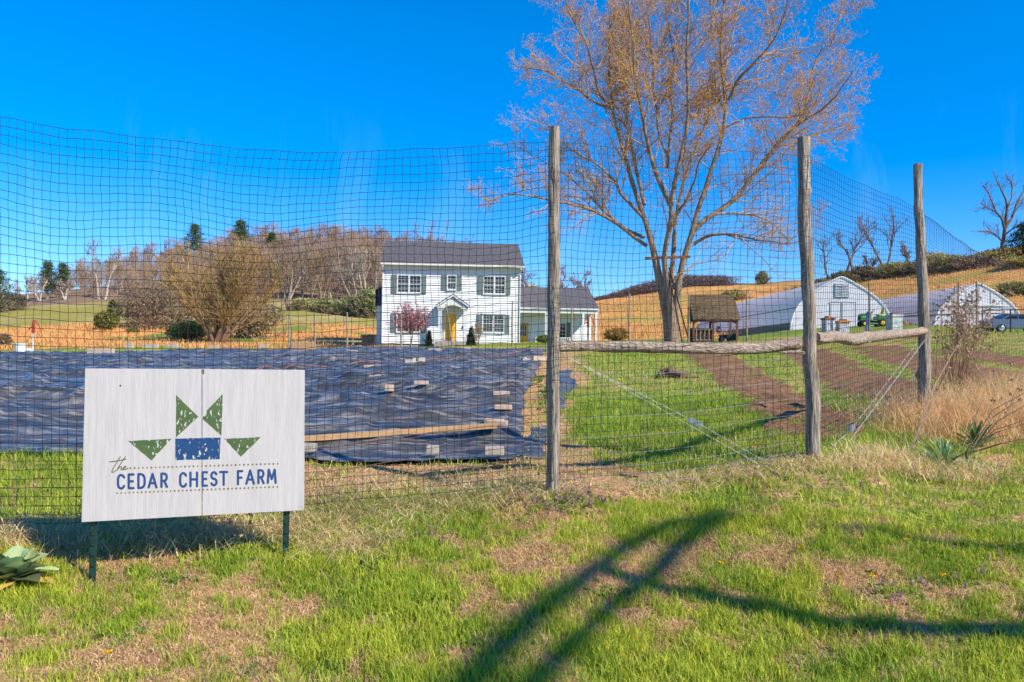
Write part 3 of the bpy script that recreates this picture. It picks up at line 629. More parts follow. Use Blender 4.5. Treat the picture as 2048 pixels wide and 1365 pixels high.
# ------------------------------------------------------------------ farmhouse
m_side = P('white_siding', (.80, .80, .79), rough=.6, var=(.74, .74, .74), vscale=1.2)
m_trim = P('white_trim', (.68, .68, .66), rough=.5, vscale=2, var=(.62, .62, .60))
m_shut = P('sage_shutter', (.15, .19, .17), rough=.6, var=(.12, .155, .14), vscale=3)
m_roof = P('dark_shingles', (.13, .12, .13), rough=.95, var=(.065, .06, .068), vscale=5, stretch=(1, 1, 3), bump=.01)
m_found = P('foundation', (.36, .30, .25), rough=.95, vscale=3)
m_yel = P('yellow_door', (.95, .47, .012), rough=.45, var=(.90, .43, .01), vscale=3)
m_och = P('ochre_door', (.72, .36, .03), rough=.5, var=(.64, .31, .03), vscale=3)
m_dark = P('dark_metal', (.03, .03, .035), rough=.5, vscale=8)
m_navy = P('navy_roof', (.015, .022, .05), rough=.5, vscale=4)
gl = bpy.data.materials.new('window_glass'); gl.use_nodes = True; gb_ = gl.node_tree.nodes['Principled BSDF']
gb_.inputs['Base Color'].default_value = (.012, .016, .02, 1); gb_.inputs['Roughness'].default_value = .06; gb_.inputs['Specular IOR Level'].default_value = .45
hb = at(762.6, 687, 62.5); HA = rad(5.5)
H = thing('farmhouse', 'white clapboard two storey farmhouse with grey shutters and a yellow front door', 'house', hb, HA)
def hm(): return MB()
HW, HD, HH = 10.9, 9.2, 6.15
zg = -1.3
f = hm().box(0.04, HW - .04, .04, HD, zg, 0).build('foundation', m_found, H)
# clapboards: each course slants out over the one below; the core box keeps the wall solid
mb = hm().box(.03, HW - .03, .03, HD - .03, 0.002, HH)
cz = .185; nco = int(HH / cz) + 1
for i in range(nco):
    z0, z1 = i * cz, min((i + 1) * cz, HH)
    if z1 - z0 < .02: continue
    mb.add([(0.1, -.050, z0), (HW - .1, -.050, z0), (HW - .1, .012, z1), (0.1, .012, z1), (0.1, .03, z0), (HW - .1, .03, z0)], [(0, 1, 2, 3), (0, 4, 5, 1)])
    for xs, sg_ in ((0, -1), (HW, 1)):
        xo = xs + sg_ * .012; xi = xs - sg_ * .02
        mb.add([(xo, .1, z0), (xo, HD - .1, z0), (xi, HD - .1, z1), (xi, .1, z1)], [(0, 1, 2, 3)])
wall = mb.build('wall', m_side, H)
mb = hm()
for x0, x1 in ((-.025, .11), (HW - .11, HW + .025)): mb.box(x0, x1, -.045, .1, 0.01, HH - .301)
mb.box(-.02, HW + .02, -.02, .06, HH - .30, HH)                    # frieze
mb.build('corner_trim', m_trim, H)
OV, RZ = .48, 2.45; yr = HD / 2; xl, xr_ = -.12, HW + .28
s_ = RZ / (yr + OV)
def roof_slab(mb, x0, x1, y0, z0, y1, z1, th): mb.add([(x0, y0, z0), (x1, y0, z0), (x1, y1, z1), (x0, y1, z1), (x0, y0, z0 + th), (x1, y0, z0 + th), (x1, y1, z1 + th), (x0, y1, z1 + th)], [(0, 3, 2, 1), (4, 5, 6, 7), (0, 1, 5, 4), (1, 2, 6, 5), (2, 3, 7, 6), (3, 0, 4, 7)])
mb = hm(); roof_slab(mb, xl, xr_, -OV, HH, yr, HH + RZ, .14); roof_slab(mb, xl, xr_, HD + OV, HH, yr, HH + RZ, .14)
for i in range(14):                            # shingle courses
    t = (i + .5) / 14; y = -OV + (yr + OV) * t; z = HH + RZ * t + .141
    mb.add([(xl, y, z + .004), (xr_, y, z + .004), (xr_, y + .17, z + .004 + .17 * s_), (xl, y + .17, z + .004 + .17 * s_)], [(0, 1, 2, 3)])
roof = mb.build('roof', m_roof, H)
for xs in (.03, HW - .09): hm().prism([(xs, .05, HH), (xs, HD - .05, HH), (xs, yr, HH + RZ * .93)], (.06, 0, 0)).build('gable', m_side, H)
m_gut = P('gutter_white', (.78, .76, .70), rough=.4, vscale=3)
mb = hm().box(xl, xr_, -OV - .12, -OV, HH + .0, HH + .13); mb.box(xl, xr_, -OV, .0, HH - .03, HH - .002); mb.build('gutter', m_gut, H)
mb = hm().tube([(HW + .0, -OV - .05, HH), (HW, -OV - .05, HH - .15), (HW - .03, -.09, HH - .5), (HW - .03, -.09, .1)], .05, 8); mb.build('downspout', m_gut, H)
mb = hm().tube([(.05, -OV - .05, HH), (.05, -OV - .05, HH - .15), (.04, -.09, HH - .5), (.04, -.09, .1)], .045, 8); mb.build('downspout', m_gut, H)
def sash(parent, x0, x1, z0, z1, y=-.03, nx_=3, nz_=4, single=True):
    """One double-hung sash: frame with muntins (6 over 6), pane behind."""
    mb = MB(); t = .045
    mb.box(x0, x0 + t, y - .03, y + .04, z0, z1).box(x1 - t, x1, y - .03, y + .04, z0, z1).box(x0 + t, x1 - t, y - .03, y + .04, z0, z0 + t).box(x0 + t, x1 - t, y - .03, y + .04, z1 - t, z1)
    zm = (z0 + z1) / 2; mb.box(x0 + t, x1 - t, y - .028, y + .03, zm - .03, zm + .03)
    for i in range(1, nx_):
        x = x0 + t + (x1 - x0 - 2 * t) * i / nx_; mb.box(x - .014, x + .014, y - .012, y + .01, z0 + t, z1 - t)
    for j in (1, 3):
        z = z0 + (z1 - z0) * j / 4; mb.box(x0 + t, x1 - t, y - .014, y + .008, z - .014, z + .014)
    fr = mb.build('sash', m_trim, parent)
    MB().box(x0 + t, x1 - t, y + .011, y + .025, z0 + t, z1 - t).build('pane', gl, fr)
def window(x0, x1, z0, z1, double=True, y=-.06, shut=True, sw=.37, parent=H, head=False):
    mb = MB(); t = .06
    mb.box(x0 - t, x0, y - .045, .02 + y + .03, z0 - t, z1 + t).box(x1, x1 + t, y - .045, y + .05, z0 - t, z1 + t).box(x0, x1, y - .045, y + .05, z1, z1 + t)
    mb.box(x0 - t - .03, x1 + t + .03, y - .075, y + .05, z0 - t - .04, z0 - t + .001 + .03 - .031)
    mb.box(x0, x1, y - .045, y + .05, z0 - t, z0)
    if head: mb.box(x0 - t - .08, x1 + t + .08, y - .12, y + .05, z1 + t, z1 + t + .09)
    wf = mb.build('window', m_trim, parent)
    if double:
        xm = (x0 + x1) / 2; mb = MB().box(xm - .045, xm + .045, y - .04, y + .05, z0, z1); mb.build('mullion', m_trim, wf)
        pr = ((x0, xm - .045), (xm + .045, x1))
    else: pr = ((x0, x1),)
    for a, b in pr:
        mb = MB(); q = .03
        mb.box(a, a + q, y - .02, y + .03, z0, z1).box(b - q, b, y - .02, y + .03, z0, z1).box(a + q, b - q, y - .02, y + .03, z0, z0 + q).box(a + q, b - q, y - .02, y + .03, z1 - q, z1).box(a + q, b - q, y - .018, y + .028, (z0 + z1) / 2 - .025, (z0 + z1) / 2 + .025)
        for i in (1, 2):
            x = a + q + (b - a - 2 * q) * i / 3; mb.box(x - .009, x + .009, y - .008, y + .012, z0 + q, z1 - q)
        for j in (1, 3):
            z = z0 + (z1 - z0) * j / 4; mb.box(a + q, b - q, y - .010, y + .010, z - .009, z + .009)
        mb.build('sash', m_trim, wf); MB().box(a + q, b - q, y + .013, y + .024, z0 + q, z1 - q).build('pane', gl, wf)
    if shut:
        for a, b in ((x0 - t - .03 - sw, x0 - t - .03), (x1 + t + .03, x1 + t + .03 + sw)):
            mb = MB().box(a, b, y - .04, y + .03, z0 - t, z1 + t)
            for (c0, c1) in ((a, a + .06), (b - .06, b)): mb.box(c0, c1, y - .055, y - .038, z0 - t, z1 + t)
            for zz in (z0 - t, (z0 + z1) / 2 - .04, z1 + t - .08): mb.box(a + .06, b - .06, y - .055, y - .038, zz, zz + .08)
            nl = int((z1 - z0) / .09)
            for k in range(nl):
                zz = z0 + .05 + k * .09; mb.add([(a + .06, y - .052, zz), (b - .06, y - .052, zz), (b - .06, y - .041, zz + .06), (a + .06, y - .041, zz + .06)], [(0, 1, 2, 3)])
            mb.build('shutter', m_shut, parent)
window(1.20, 2.98, 4.02, 5.35); window(7.99, 9.66, 4.08, 5.42); window(5.12, 5.76, 4.35, 5.42, double=False)
window(1.20, 2.95, .95, 2.32, head=True); window(7.95, 9.60, 1.0, 2.36, head=True)
# front door and portico
dr = MB().box(4.97, 5.83, -.06, .0, .32, 2.42)
for (a, b, c, d) in ((5.06, 5.36, .5, 1.2), (5.44, 5.74, .5, 1.2), (5.06, 5.36, 1.3, 2.25), (5.44, 5.74, 1.3, 2.25)): dr.box(a, b, -.07, -.061, c, d)
door = dr.build('front_door', m_yel, H, bevel=.004)
MB().tube([(5.75, -.06, 1.32), (5.75, -.13, 1.32)], .03, 8).build('handle', m_dark, door)
MB().box(4.85, 4.97, -.09, .0, .32, 2.56).box(5.83, 5.95, -.09, .0, .32, 2.56).box(4.97, 5.83, -.09, .0, 2.42, 2.56).build('door_frame', m_trim, H)
MB().box(4.3, 6.75, -1.35, -.02, -.25, .22).box(4.1, 6.9, -1.75, -1.352, -.30, .02).build('step', m_found, H, bevel=.01)
for x in (4.55, 6.5):
    mb = MB()
    mb.box(x - .13, x + .13, -1.25, -.99, .22, 2.62).box(x - .17, x + .17, -1.29, -.95, 2.62, 2.74).box(x - .16, x + .16, -1.28, -.96, .22, .36).box(x - .21, x + .21, -1.34, -.01, 2.74, 2.98)
    mb.build('portico_column', m_trim, H)
mb = MB(); cx_ = 5.525
arch = [(cx_ + .76 * math.cos(a), -1.30, 2.55 + .46 * math.sin(a)) for a in np.linspace(0, math.pi, 15)]
poly = [(cx_ + 1.13, -1.30, 2.98), (cx_ + .1, -1.30, 3.66), (cx_ - .1, -1.30, 3.66), (cx_ - 1.13, -1.30, 2.98)]
n_a = len(arch)
for i in range(n_a - 1):                       # tympanum in strips above the arch
    (xa, _, za), (xb, _, zb) = arch[i], arch[i + 1]; zt = lambda x: 2.98 + (1.13 - abs(x - cx_)) / 1.13 * .74
    mb.prism([(xa, -1.30, max(za, 2.5)), (xb, -1.30, max(zb, 2.5)), (xb, -1.30, zt(xb)), (xa, -1.30, zt(xa))], (0, 1.28, 0))
mb.prism([(cx_ + .76, -1.30, 2.98), (cx_ + 1.12, -1.30, 2.98), (cx_ + .76, -1.30, 3.22)], (0, 1.28, 0)); mb.prism([(cx_ - .76, -1.30, 2.98), (cx_ - 1.12, -1.30, 2.98), (cx_ - .76, -1.30, 3.22)], (0, 1.28, 0))
mb.build('pediment', m_trim, H)
mb = MB()
for sgn in (-1, 1):
    a, b = (cx_ + sgn * 1.30, 2.93), (cx_, 3.80)
    mb.prism([(a[0], -1.42, a[1]), (b[0], -1.42, b[1]), (b[0], -1.42, b[1] + .10), (a[0], -1.42, a[1] + .10)], (0, 1.42, 0))
prf = mb.build('portico_roof', m_roof, H)
mb = MB()
for sgn in (-1, 1):
    a, b = (cx_ + sgn * 1.26, 2.84), (cx_, 3.70)
    mb.prism([(a[0], -1.45, a[1]), (b[0], -1.45, b[1]), (b[0], -1.45, b[1] + .11), (a[0], -1.45, a[1] + .11)], (0, .06, 0))
mb.build('rake_trim', m_trim, prf)
MB().box(6.32, 6.42, -.10, -.03, 1.25, 1.45).build('mailbox', m_dark, H)
# left bump-out
MB().box(-.62, -.03, 3.2, 6.6, -1.2, 3.15).build('side_bay', m_side, H)
mb = MB(); mb.prism([(-.75, 3.1, 3.15), (-.01, 3.1, 3.15), (-.01, 3.1, 4.75), (-.45, 3.1, 4.65), (-.75, 3.1, 4.45)], (0, 3.6, 0)); mb.build('bay_roof', m_navy, H)
# wing with porch
WX0, WX1, WY, WD = HW + .02, HW + 6.25, 2.2, 6.4
WG = -.25
mb = MB().box(WX0, WX1 - .02, WY + .03, WY + WD, WG, 2.75)
for i in range(16):
    z0, z1 = WG + i * cz, WG + (i + 1) * cz
    mb.add([(WX0, WY - .008, z0), (WX1 - .1, WY - .008, z0), (WX1 - .1, WY + .02, z1), (WX0, WY + .02, z1)], [(0, 1, 2, 3)])
    mb.add([(WX1 + .01, WY + .1, z0), (WX1 + .01, WY + WD, z0), (WX1 - .02, WY + WD, z1), (WX1 - .02, WY + .1, z1)], [(0, 1, 2, 3)])
mb.build('wing_wall', m_side, H)
mb = MB(); roof_slab(mb, WX0, WX1 + .25, WY - 1.0, 3.30, WY + 2.8, 5.0, .12); roof_slab(mb, WX0, WX1 + .25, WY - 1.95, 2.95, WY - 1.0, 3.30, .12); roof_slab(mb, WX0, WX1 + .25, WY + WD + .4, 3.1, WY + 2.8, 5.0, .12)
mb.build('wing_roof', m_roof, H)
mb = MB().prism([(WX1 - .06, WY - .0, 2.75), (WX1 - .06, WY + WD, 2.75), (WX1 - .06, WY + 2.8, 4.85)], (.05, 0, 0)); mb.build('wing_gable', m_side, H)
MB().box(WX0, WX1 + .2, WY - 1.93, WY - 1.80, 2.62, 2.94).box(WX0, WX1 + .2, WY - 1.80, WY, 2.86, 2.90).build('porch_beam', m_trim, H)
MB().box(WX0, WX1 + .2, WY - 2.06, WY - 1.96, 2.92, 3.03).build('gutter', m_gut, H)
for x in (WX0 + 2.15, WX1 - 1.05, WX1 - .0): MB().box(x - .09, x + .09, WY - 1.93, WY - 1.75, WG - .6, 2.62).build('porch_column', m_trim, H)
MB().box(WX0, WX1, WY - 1.9, WY - .02, WG - .6, WG + .05).build('porch_floor', m_found, H)
rl = MB(); ra, rb = WX0 + 1.35, WX1 - 1.15
rl.box(ra, rb, WY - 1.90, WY - 1.82, .62, .68).box(ra, rb, WY - 1.90, WY - 1.82, -.12, -.06)
x = ra
while x <= rb: rl.box(x - .03, x + .03, WY - 1.88, WY - 1.84, -.06, .62); x += .17
rl.box(ra - .06, ra + .06, WY - 1.93, WY - 1.81, -.25, .74); rl.build('railing', m_trim, H)
sd = MB().box(WX0 + .12, WX0 + .90, WY - .10, WY - .02, WG + .05, WG + 2.1)
sdo = sd.build('side_door', m_och, H, bevel=.004)
MB().box(WX0 + .26, WX0 + .76, WY - .112, WY - .102, WG + 1.05, WG + 1.9).build('pane', gl, sdo)
mb = MB()
for x in (WX0 + .42, WX0 + .60): mb.box(x - .012, x + .012, WY - .125, WY - .113, WG + 1.05, WG + 1.9)
mb.box(WX0 + .26, WX0 + .76, WY - .127, WY - .114, WG + 1.46, WG + 1.49); mb.build('glazing_bar', m_trim, sdo)
window(WX0 + 3.35, WX0 + 4.05, WG + .9, WG + 2.15, double=False, y=WY - .03, sw=.3)
MB().box(WX0 + 1.6, WX0 + 2.0, WY - 1.2, WY - .9, WG + .1, WG + 1.0).build('porch_chair', m_dark, H)

# ------------------------------------------------------------------ objects round the house
def place(o, p): o.location = [float(a) for a in p]; return o
def bin_obj(u, d, lb, rz):
    t = thing('wheelie_bin', lb, 'bin', foot(u, d), rz, 'dark bins beside the house')
    MB().add([(x * s, y * s, z) for z, s in ((.06, .8), (1.0, 1)) for x, y in ((-.28, -.3), (.28, -.3), (.28, .3), (-.28, .3))], [(0, 3, 2, 1), (4, 5, 6, 7), (0, 1, 5, 4), (1, 2, 6, 5), (2, 3, 7, 6), (3, 0, 4, 7)]).build('body', m_dark, t, bevel=.02)
    MB().box(-.31, .31, -.34, .33, 1.003, 1.07).build('lid', m_dark, t, bevel=.015)
    for x in (-.27, .27): MB().tube([(x - .03, .27, .1), (x + .03, .27, .1)], .1, 12).build('wheel', m_dark, t)
bin_obj(731, 58, 'dark bin left of the pair at the house\'s left corner', .1); bin_obj(744, 58, 'dark bin nearest the house\'s left corner', -.05)
m_old = P('old_timber', (.34, .28, .20), rough=.95, var=(.2, .16, .11), vscale=6, bump=.01)
rf = thing('rail_fence', 'low wooden rail fence leading to the left corner of the house', 'fence', foot(640, 56))
o0 = Vector(rf.location)
pp = [foot(580, 50), foot(622, 53), foot(664, 56), foot(706, 59), foot(742, 62)]
for p in pp: MB().box(-.06, .06, -.06, .06, -.2, .75).build('post', m_old, rf).location = Vector(p) - o0
mb = MB()
for a, b in zip(pp[:-1], pp[1:]):
    for h in (.28, .62): mb.bar(Vector(a) - o0 + Vector((0, -.08, h)), Vector(b) - o0 + Vector((0, -.08, h)), .04, .12)
mb.build('rails', m_old, rf)
m_red = P('red_paint', (.42, .045, .03), rough=.5, vscale=10)
def pump(u, d, lb, white):
    t = thing('hand_pump', lb, 'water pump', foot(u, d), 0, 'red garden water pumps')
    MB().tube([(0, 0, -.1), (0, 0, 1.15)], .045, 8).build('stand_pipe', m_trim if white else m_dark, t)
    MB().tube([(0, 0, 1.0), (0, 0, 1.55), (.03, 0, 1.7)], [.09, .08, .05], 10).tube([(-.06, 0, 1.3), (-.2, 0, 1.27), (-.24, 0, 1.15)], .035, 8).build('pump_head', m_red, t)
    MB().tube([(-.05, 0, 1.72), (.12, 0, 1.66), (.30, 0, 1.45), (.38, 0, 1.15), (.34, 0, 1.08)], [.03, .03, .026, .024, .03], 8).build('handle', m_red, t)
pump(1176, 50, 'red hand pump on a dark pipe in front of the white wing\'s right end', False); pump(66, 44, 'red hand pump on a white pipe far left near the white tub', True)
m_plas = P('white_plastic', (.74, .75, .76), rough=.4, vscale=6)
tb = thing('white_tub', 'white plastic tub on the grass beyond the far left of the black sheet', 'tub', foot(41, 42))
MB().tube([(0, 0, 0), (0, 0, .42)], [.26, .30], 20).build('body', m_plas, tb); MB().tube([(0, 0, .40), (0, 0, .44)], [.315, .315], 20).build('rim', m_plas, tb)
MB().tube([(.42, -.1, .1), (.62, -.1, .1)], .10, 12).build('small_can', m_plas, tb)
# line of thin posts on the far side of the garden
ff = thing('field_fence', 'far fence of thin wooden stakes and wire across the back of the garden', 'fence', foot(1143, 37)); o0 = Vector(ff.location)
ST = [(578, 628, 697, 37), (630, 628, 697, 37), (694, 625, 697, 37), (803, 628, 697, 37), (906, 609, 694, 37), (1025, 602, 691, 37), (1143, 596, 689, 37), (1259, 588, 688, 37), (1377, 588, 684, 37), (1494, 580, 676, 36), (1738, 565, 668, 33), (1917, 564, 676, 31), (1953, 563, 676, 31)]
tops = []
for i, (u, vt, vb, d) in enumerate(ST):
    b = foot(u, d, -.15); tp = at(u + (-14 if u == 906 else 0), vt, d); tops.append((b, tp))
    n = 8; m = b + (tp - b) * .5 + np.array([.02, 0, 0]) * (-1) ** i
    MB().tube([Vector(b) - o0, Vector(m) - o0, Vector(tp) - o0], [.05, .042, .035], 7).build('stake', m_old, ff)
for seg in (tops[:10], tops[10:12]):
    mb = MB()
    for (b0, t0), (b1, t1) in zip(seg[:-1], seg[1:]):
        for k in (.12, .25, .4, .55, .7, .85, .98):
            A = b0 + (t0 - b0) * k; B = b1 + (t1 - b1) * k; mb.tube([Vector(A) - o0, Vector((A + B) / 2) - o0 + Vector((0, 0, -.05)), Vector(B) - o0], .003, 3)
    mb.build('wire', m_wire, ff)

# ------------------------------------------------------------------ playhouse
m_shk = P('worn_shingles', (.19, .13, .068), rough=.95, var=(.06, .042, .026), vscale=7, stretch=(1, 1, 2.5), bump=.03, bscale=12)
m_cedar = P('brown_timber', (.24, .11, .045), rough=.9, var=(.12, .055, .025), vscale=5, bump=.008); m_dkw = P('dark_timber', (.07, .042, .028), rough=.9, vscale=5)
pb = foot(1424, 42); ph = thing('playhouse', 'small wooden playhouse with a mossy shingle roof beside the big tree', 'playhouse', pb, rad(-4))
w2 = 1.15; base = 0.0
k_ = 42 / F
hz_ = lambda v: (at(1424, v, 42)[2] - pb[2])
ze, zr = hz_(640), hz_(590)
mb = MB()
mb.add([(-w2, -.95, ze), (w2 + .1, -.95, ze), (w2 - .04, .0, zr), (-w2 - .12, .0, zr)] + [(-w2, -.95, ze - .07), (w2 + .1, -.95, ze - .07), (w2 - .04, 0, zr - .07), (-w2 - .12, 0, zr - .07)], [(0, 1, 2, 3), (7, 6, 5, 4), (0, 4, 5, 1), (1, 5, 6, 2), (3, 7, 4, 0)])
mb.add([(-w2, .95, ze), (w2 + .1, .95, ze), (w2 - .04, .0, zr), (-w2 - .12, .0, zr)] + [(-w2, .95, ze - .07), (w2 + .1, .95, ze - .07), (w2 - .04, 0, zr - .07), (-w2 - .12, 0, zr - .07)], [(3, 2, 1, 0), (4, 5, 6, 7), (1, 5, 4, 0), (2, 6, 5, 1), (0, 4, 7, 3)])
slope = (zr - ze) / .95
for i in range(11):
    y = -.95 + i * .086; z = ze + (y + .95) * slope; x = -w2 - .01 * i
    while x < w2 + .05:
        ww = random.uniform(.10, .2); l = random.uniform(.0, .03); x2 = min(x + ww, w2 + .09 - i * .012)
        if x2 > x + .02: mb.add([(x + .004, y - l, z - l * slope + .03), (x2, y - l, z - l * slope + .03), (x2, y + .10, z + .10 * slope + .008), (x + .004, y + .10, z + .10 * slope + .008), (x + .004, y - l, z - l * slope), (x2, y - l, z - l * slope)], [(0, 1, 2, 3), (0, 4, 5, 1)])
        x += ww
mb.build('roof', m_shk, ph)
for xg in (-w2 + .06, w2 - .12): MB().prism([(xg, -.85, ze - .02), (xg, .85, ze - .02), (xg, 0, zr - .12)], (.04, 0, 0)).build('gable', m_dkw, ph)
for (x, y) in ((-w2 + .05, -.85), (-.1, -.85), (w2 - .03, -.85), (-w2 + .05, .85), (0.05, .85), (w2 - .03, .85)): MB().box(x - .05, x + .05, y - .05, y + .05, -.1, ze - .02).build('post', m_cedar, ph)
mb = MB()
for (x0, x1) in ((-w2 + .1, -.15), (-.05, w2 - .08)):
    n = 8; c = (x0 + x1) / 2
    for i in range(n):
        a = x0 + (x1 - x0) * i / n; b = x0 + (x1 - x0) * (i + 1) / n; fz = lambda x: ze - .10 - .14 * (abs(x - c) / ((x1 - x0) / 2)) ** 2
        mb.prism([(a, -.83, fz(a)), (b, -.83, fz(b)), (b, -.83, ze - .01), (a, -.83, ze - .01)], (0, .04, 0))
mb.build('arched_header', m_cedar, ph)
mb = MB(); mb.box(-w2 + .1, -.02, .8, .84, 0, .78); mb.build('back_panel', m_dkw, ph); MB().box(w2 - .06, w2 - .02, -.8, .8, .0, .5).build('side_panel', m_cedar, ph)
mb = MB().box(-w2 + .1, -.15, -.86, -.82, .62, .68).box(-w2 + .1, -.15, -.86, -.82, .08, .14)
x = -w2 + .2
while x < -.2: mb.box(x - .03, x + .03, -.89, -.862, .0, .70); x += .215
mb.build('picket_rail', m_old, ph)
MB().box(-w2 + .1, -.15, -.78, -.74, .04, .66).build('side_panel', m_dkw, ph); MB().box(-w2 + .0, w2, -.9, .9, -.12, .04).build('floor', m_dkw, ph)
sw_ = thing('baby_swing', 'small red and white swing seat hanging inside the playhouse', 'swing', np.array(pb) + [.28, -.3, .55])
MB().box(-.11, .11, -.08, .1, .0, .05).box(-.11, .11, .07, .1, .05, .3).build('seat', m_red, sw_, bevel=.01); MB().box(-.07, .07, -.085, -.06, .05, .16).build('front_bar', m_plas, sw_)
MB().tube([(-.1, 0, .05), (-.05, 0, ze - .62)], .01, 5).tube([(.1, 0, .05), (.05, 0, ze - .62)], .01, 5).build('rope', m_plas, sw_)
bg_ = thing('push_cart', 'small dark cart stored under the right half of the playhouse', 'cart', np.array(pb) + [.62, -.35, .04])
MB().box(-.3, .28, -.2, .2, .16, .38).build('body', m_navy, bg_, bevel=.03); MB().tube([(.26, 0, .35), (.42, 0, .7), (.42, .0, .72)], .015, 6).build('handle', m_dark, bg_)
for x in (-.22, .22): MB().tube([(x, -.24, .11), (x, -.2, .11)], .11, 14).tube([(x, .2, .11), (x, .24, .11)], .11, 14).build('wheel', m_dark, bg_)

# ------------------------------------------------------------------ greenhouses
m_poly = P('greenhouse_film', (.88, .90, .94), rough=.35, spec=.5, var=(.80, .82, .88), vscale=.6, stretch=(1, 4, 1), trans=.6)
m_poly2 = P('end_film', (.78, .78, .82), rough=.5, spec=.4, var=(.68, .68, .73), vscale=1.4, trans=.25)
m_pipe = P('white_pipe', (.8, .8, .78), rough=.4, vscale=5); m_grey = P('grey_frame', (.22, .27, .27), rough=.6, vscale=5)
PR = [(0, 3.76), (.22, 3.70), (.7, 3.46), (1.35, 3.10), (2.05, 2.66), (2.75, 2.12), (3.25, 1.58), (3.6, .95), (3.8, .25), (3.86, -.6)]
def greenhouse(u, d, label, rz, length, closed, sc_=1.0, full=True):
    g = foot(u, d); t = thing('greenhouse', label, 'greenhouse', g, rz, 'white tunnel greenhouses')
    prof = [(-x * sc_, z * sc_) for x, z in reversed(PR)] + [(x * sc_, z * sc_) for x, z in PR[1:]]
    V = []; ny_ = int(length / 1.2) + 1
    for j in range(ny_):
        y = length * j / (ny_ - 1)
        for (x, z) in prof: V.append((x, y, z))
        if j < ny_ - 1:
            ym = y + length / (ny_ - 1) / 2
            for (x, z) in prof: V.append((x * .993, ym, z * .993 if z > 0 else z))
    n = len(prof); rows = 2 * ny_ - 1; Id = np.arange(rows * n).reshape(rows, n)
    Qd = np.stack([Id[:-1, :-1], Id[:-1, 1:], Id[1:, 1:], Id[1:, :-1]], -1).reshape(-1, 4)
    bulk('film_cover', V, [Qd], m_poly, t, smooth=True)
    for j in range(ny_):
        y = length * j / (ny_ - 1)
        if j % 2 == 0 and j: MB().tube([(x * .985, y, z * .985 - .01) for x, z in prof], .025, 5).build('hoop', m_grey, t)
    MB().tube([(x * 1.004, -.03, z * 1.004 + .01) for x, z in prof], .055, 6).build('front_hoop', m_pipe, t)
    mb = MB()
    for sgn in (-1, 1): mb.tube([(sgn * 3.42 * sc_, -.05, 1.42 * sc_), (sgn * 3.42 * sc_, length, 1.42 * sc_)], .04, 6)
    mb.build('roll_up_pipe', m_grey, t)
    mb = MB()
    for sgn in (-1, 1): mb.box(sgn * 3.80 * sc_ - .05, sgn * 3.80 * sc_ + .1, -.02, length, -.8, .28)
    mb.build('base_board', m_old if closed else m_pipe, t)
    V = [(x * .99, .02, z * .99) for x, z in prof]; m = len(V)
    mbE = MB(); mbE.add([*V], [tuple(range(m))]); mbE.add([(a, b + .02, c) for a, b, c in V], [tuple(reversed(range(m)))])
    mbE.build('end_wall', m_poly2, t)
    mb = MB()
    if closed:
        vent = MB()
        for i in range(9): vent.box(-.52, .48, -.07, -.03, 2.25 + i * .118, 2.30 + i * .118)
        MB().box(-.53, .49, -.025, -.012, 2.2, 3.26).build('vent_shutter', P('vent_back', (.10, .17, .28), rough=.5), t)
        vt = vent.build('vent_louvre', m_pipe, t); MB().box(-.55, -.52, -.06, 0, 2.2, 3.28).box(.48, .51, -.06, 0, 2.2, 3.28).box(-.06, .0, -.085, -.072, 2.2, 3.26).build('vent_frame', P('blue_frame', (.18, .38, .62), rough=.5), vt)
        MB().box(-.85, 1.05, -.04, -.01, -.4, 1.83).build('door', m_poly2, t)
        MB().box(-.95, 1.08, -.06, -.041, 1.83, 1.88).box(-.06, .05, -.07, -.042, -.4, 1.83).box(1.02, 1.06, -.06, -.042, -.4, 1.83).build('door_frame', m_grey, t)
    else:
        for i in range(-3, 4):
            x = i * .95; zt = np.interp(abs(x) / sc_, [p[0] for p in PR], [p[1] for p in PR]) * sc_ - .1
            mb.box(x - .012, x + .012, -.03, -.005, -.5, float(zt))
        mb.box(-2.6, 2.6, -.05, -.031, 1.6, 1.64)
        mb.build('end_frame', m_grey, t)
        MB().box(-1.9, 1.9, -.09, -.051, 1.72, 1.79).build('roll_bar', m_pipe, t)
    return t
greenhouse(1683, 60, 'white tunnel greenhouse with louvred vent and double doors behind the beehives', 0.0, 32, True)
greenhouse(1957, 62, 'white tunnel greenhouse with open ribbed end behind the parked car', 0.0, 32, False, .91)

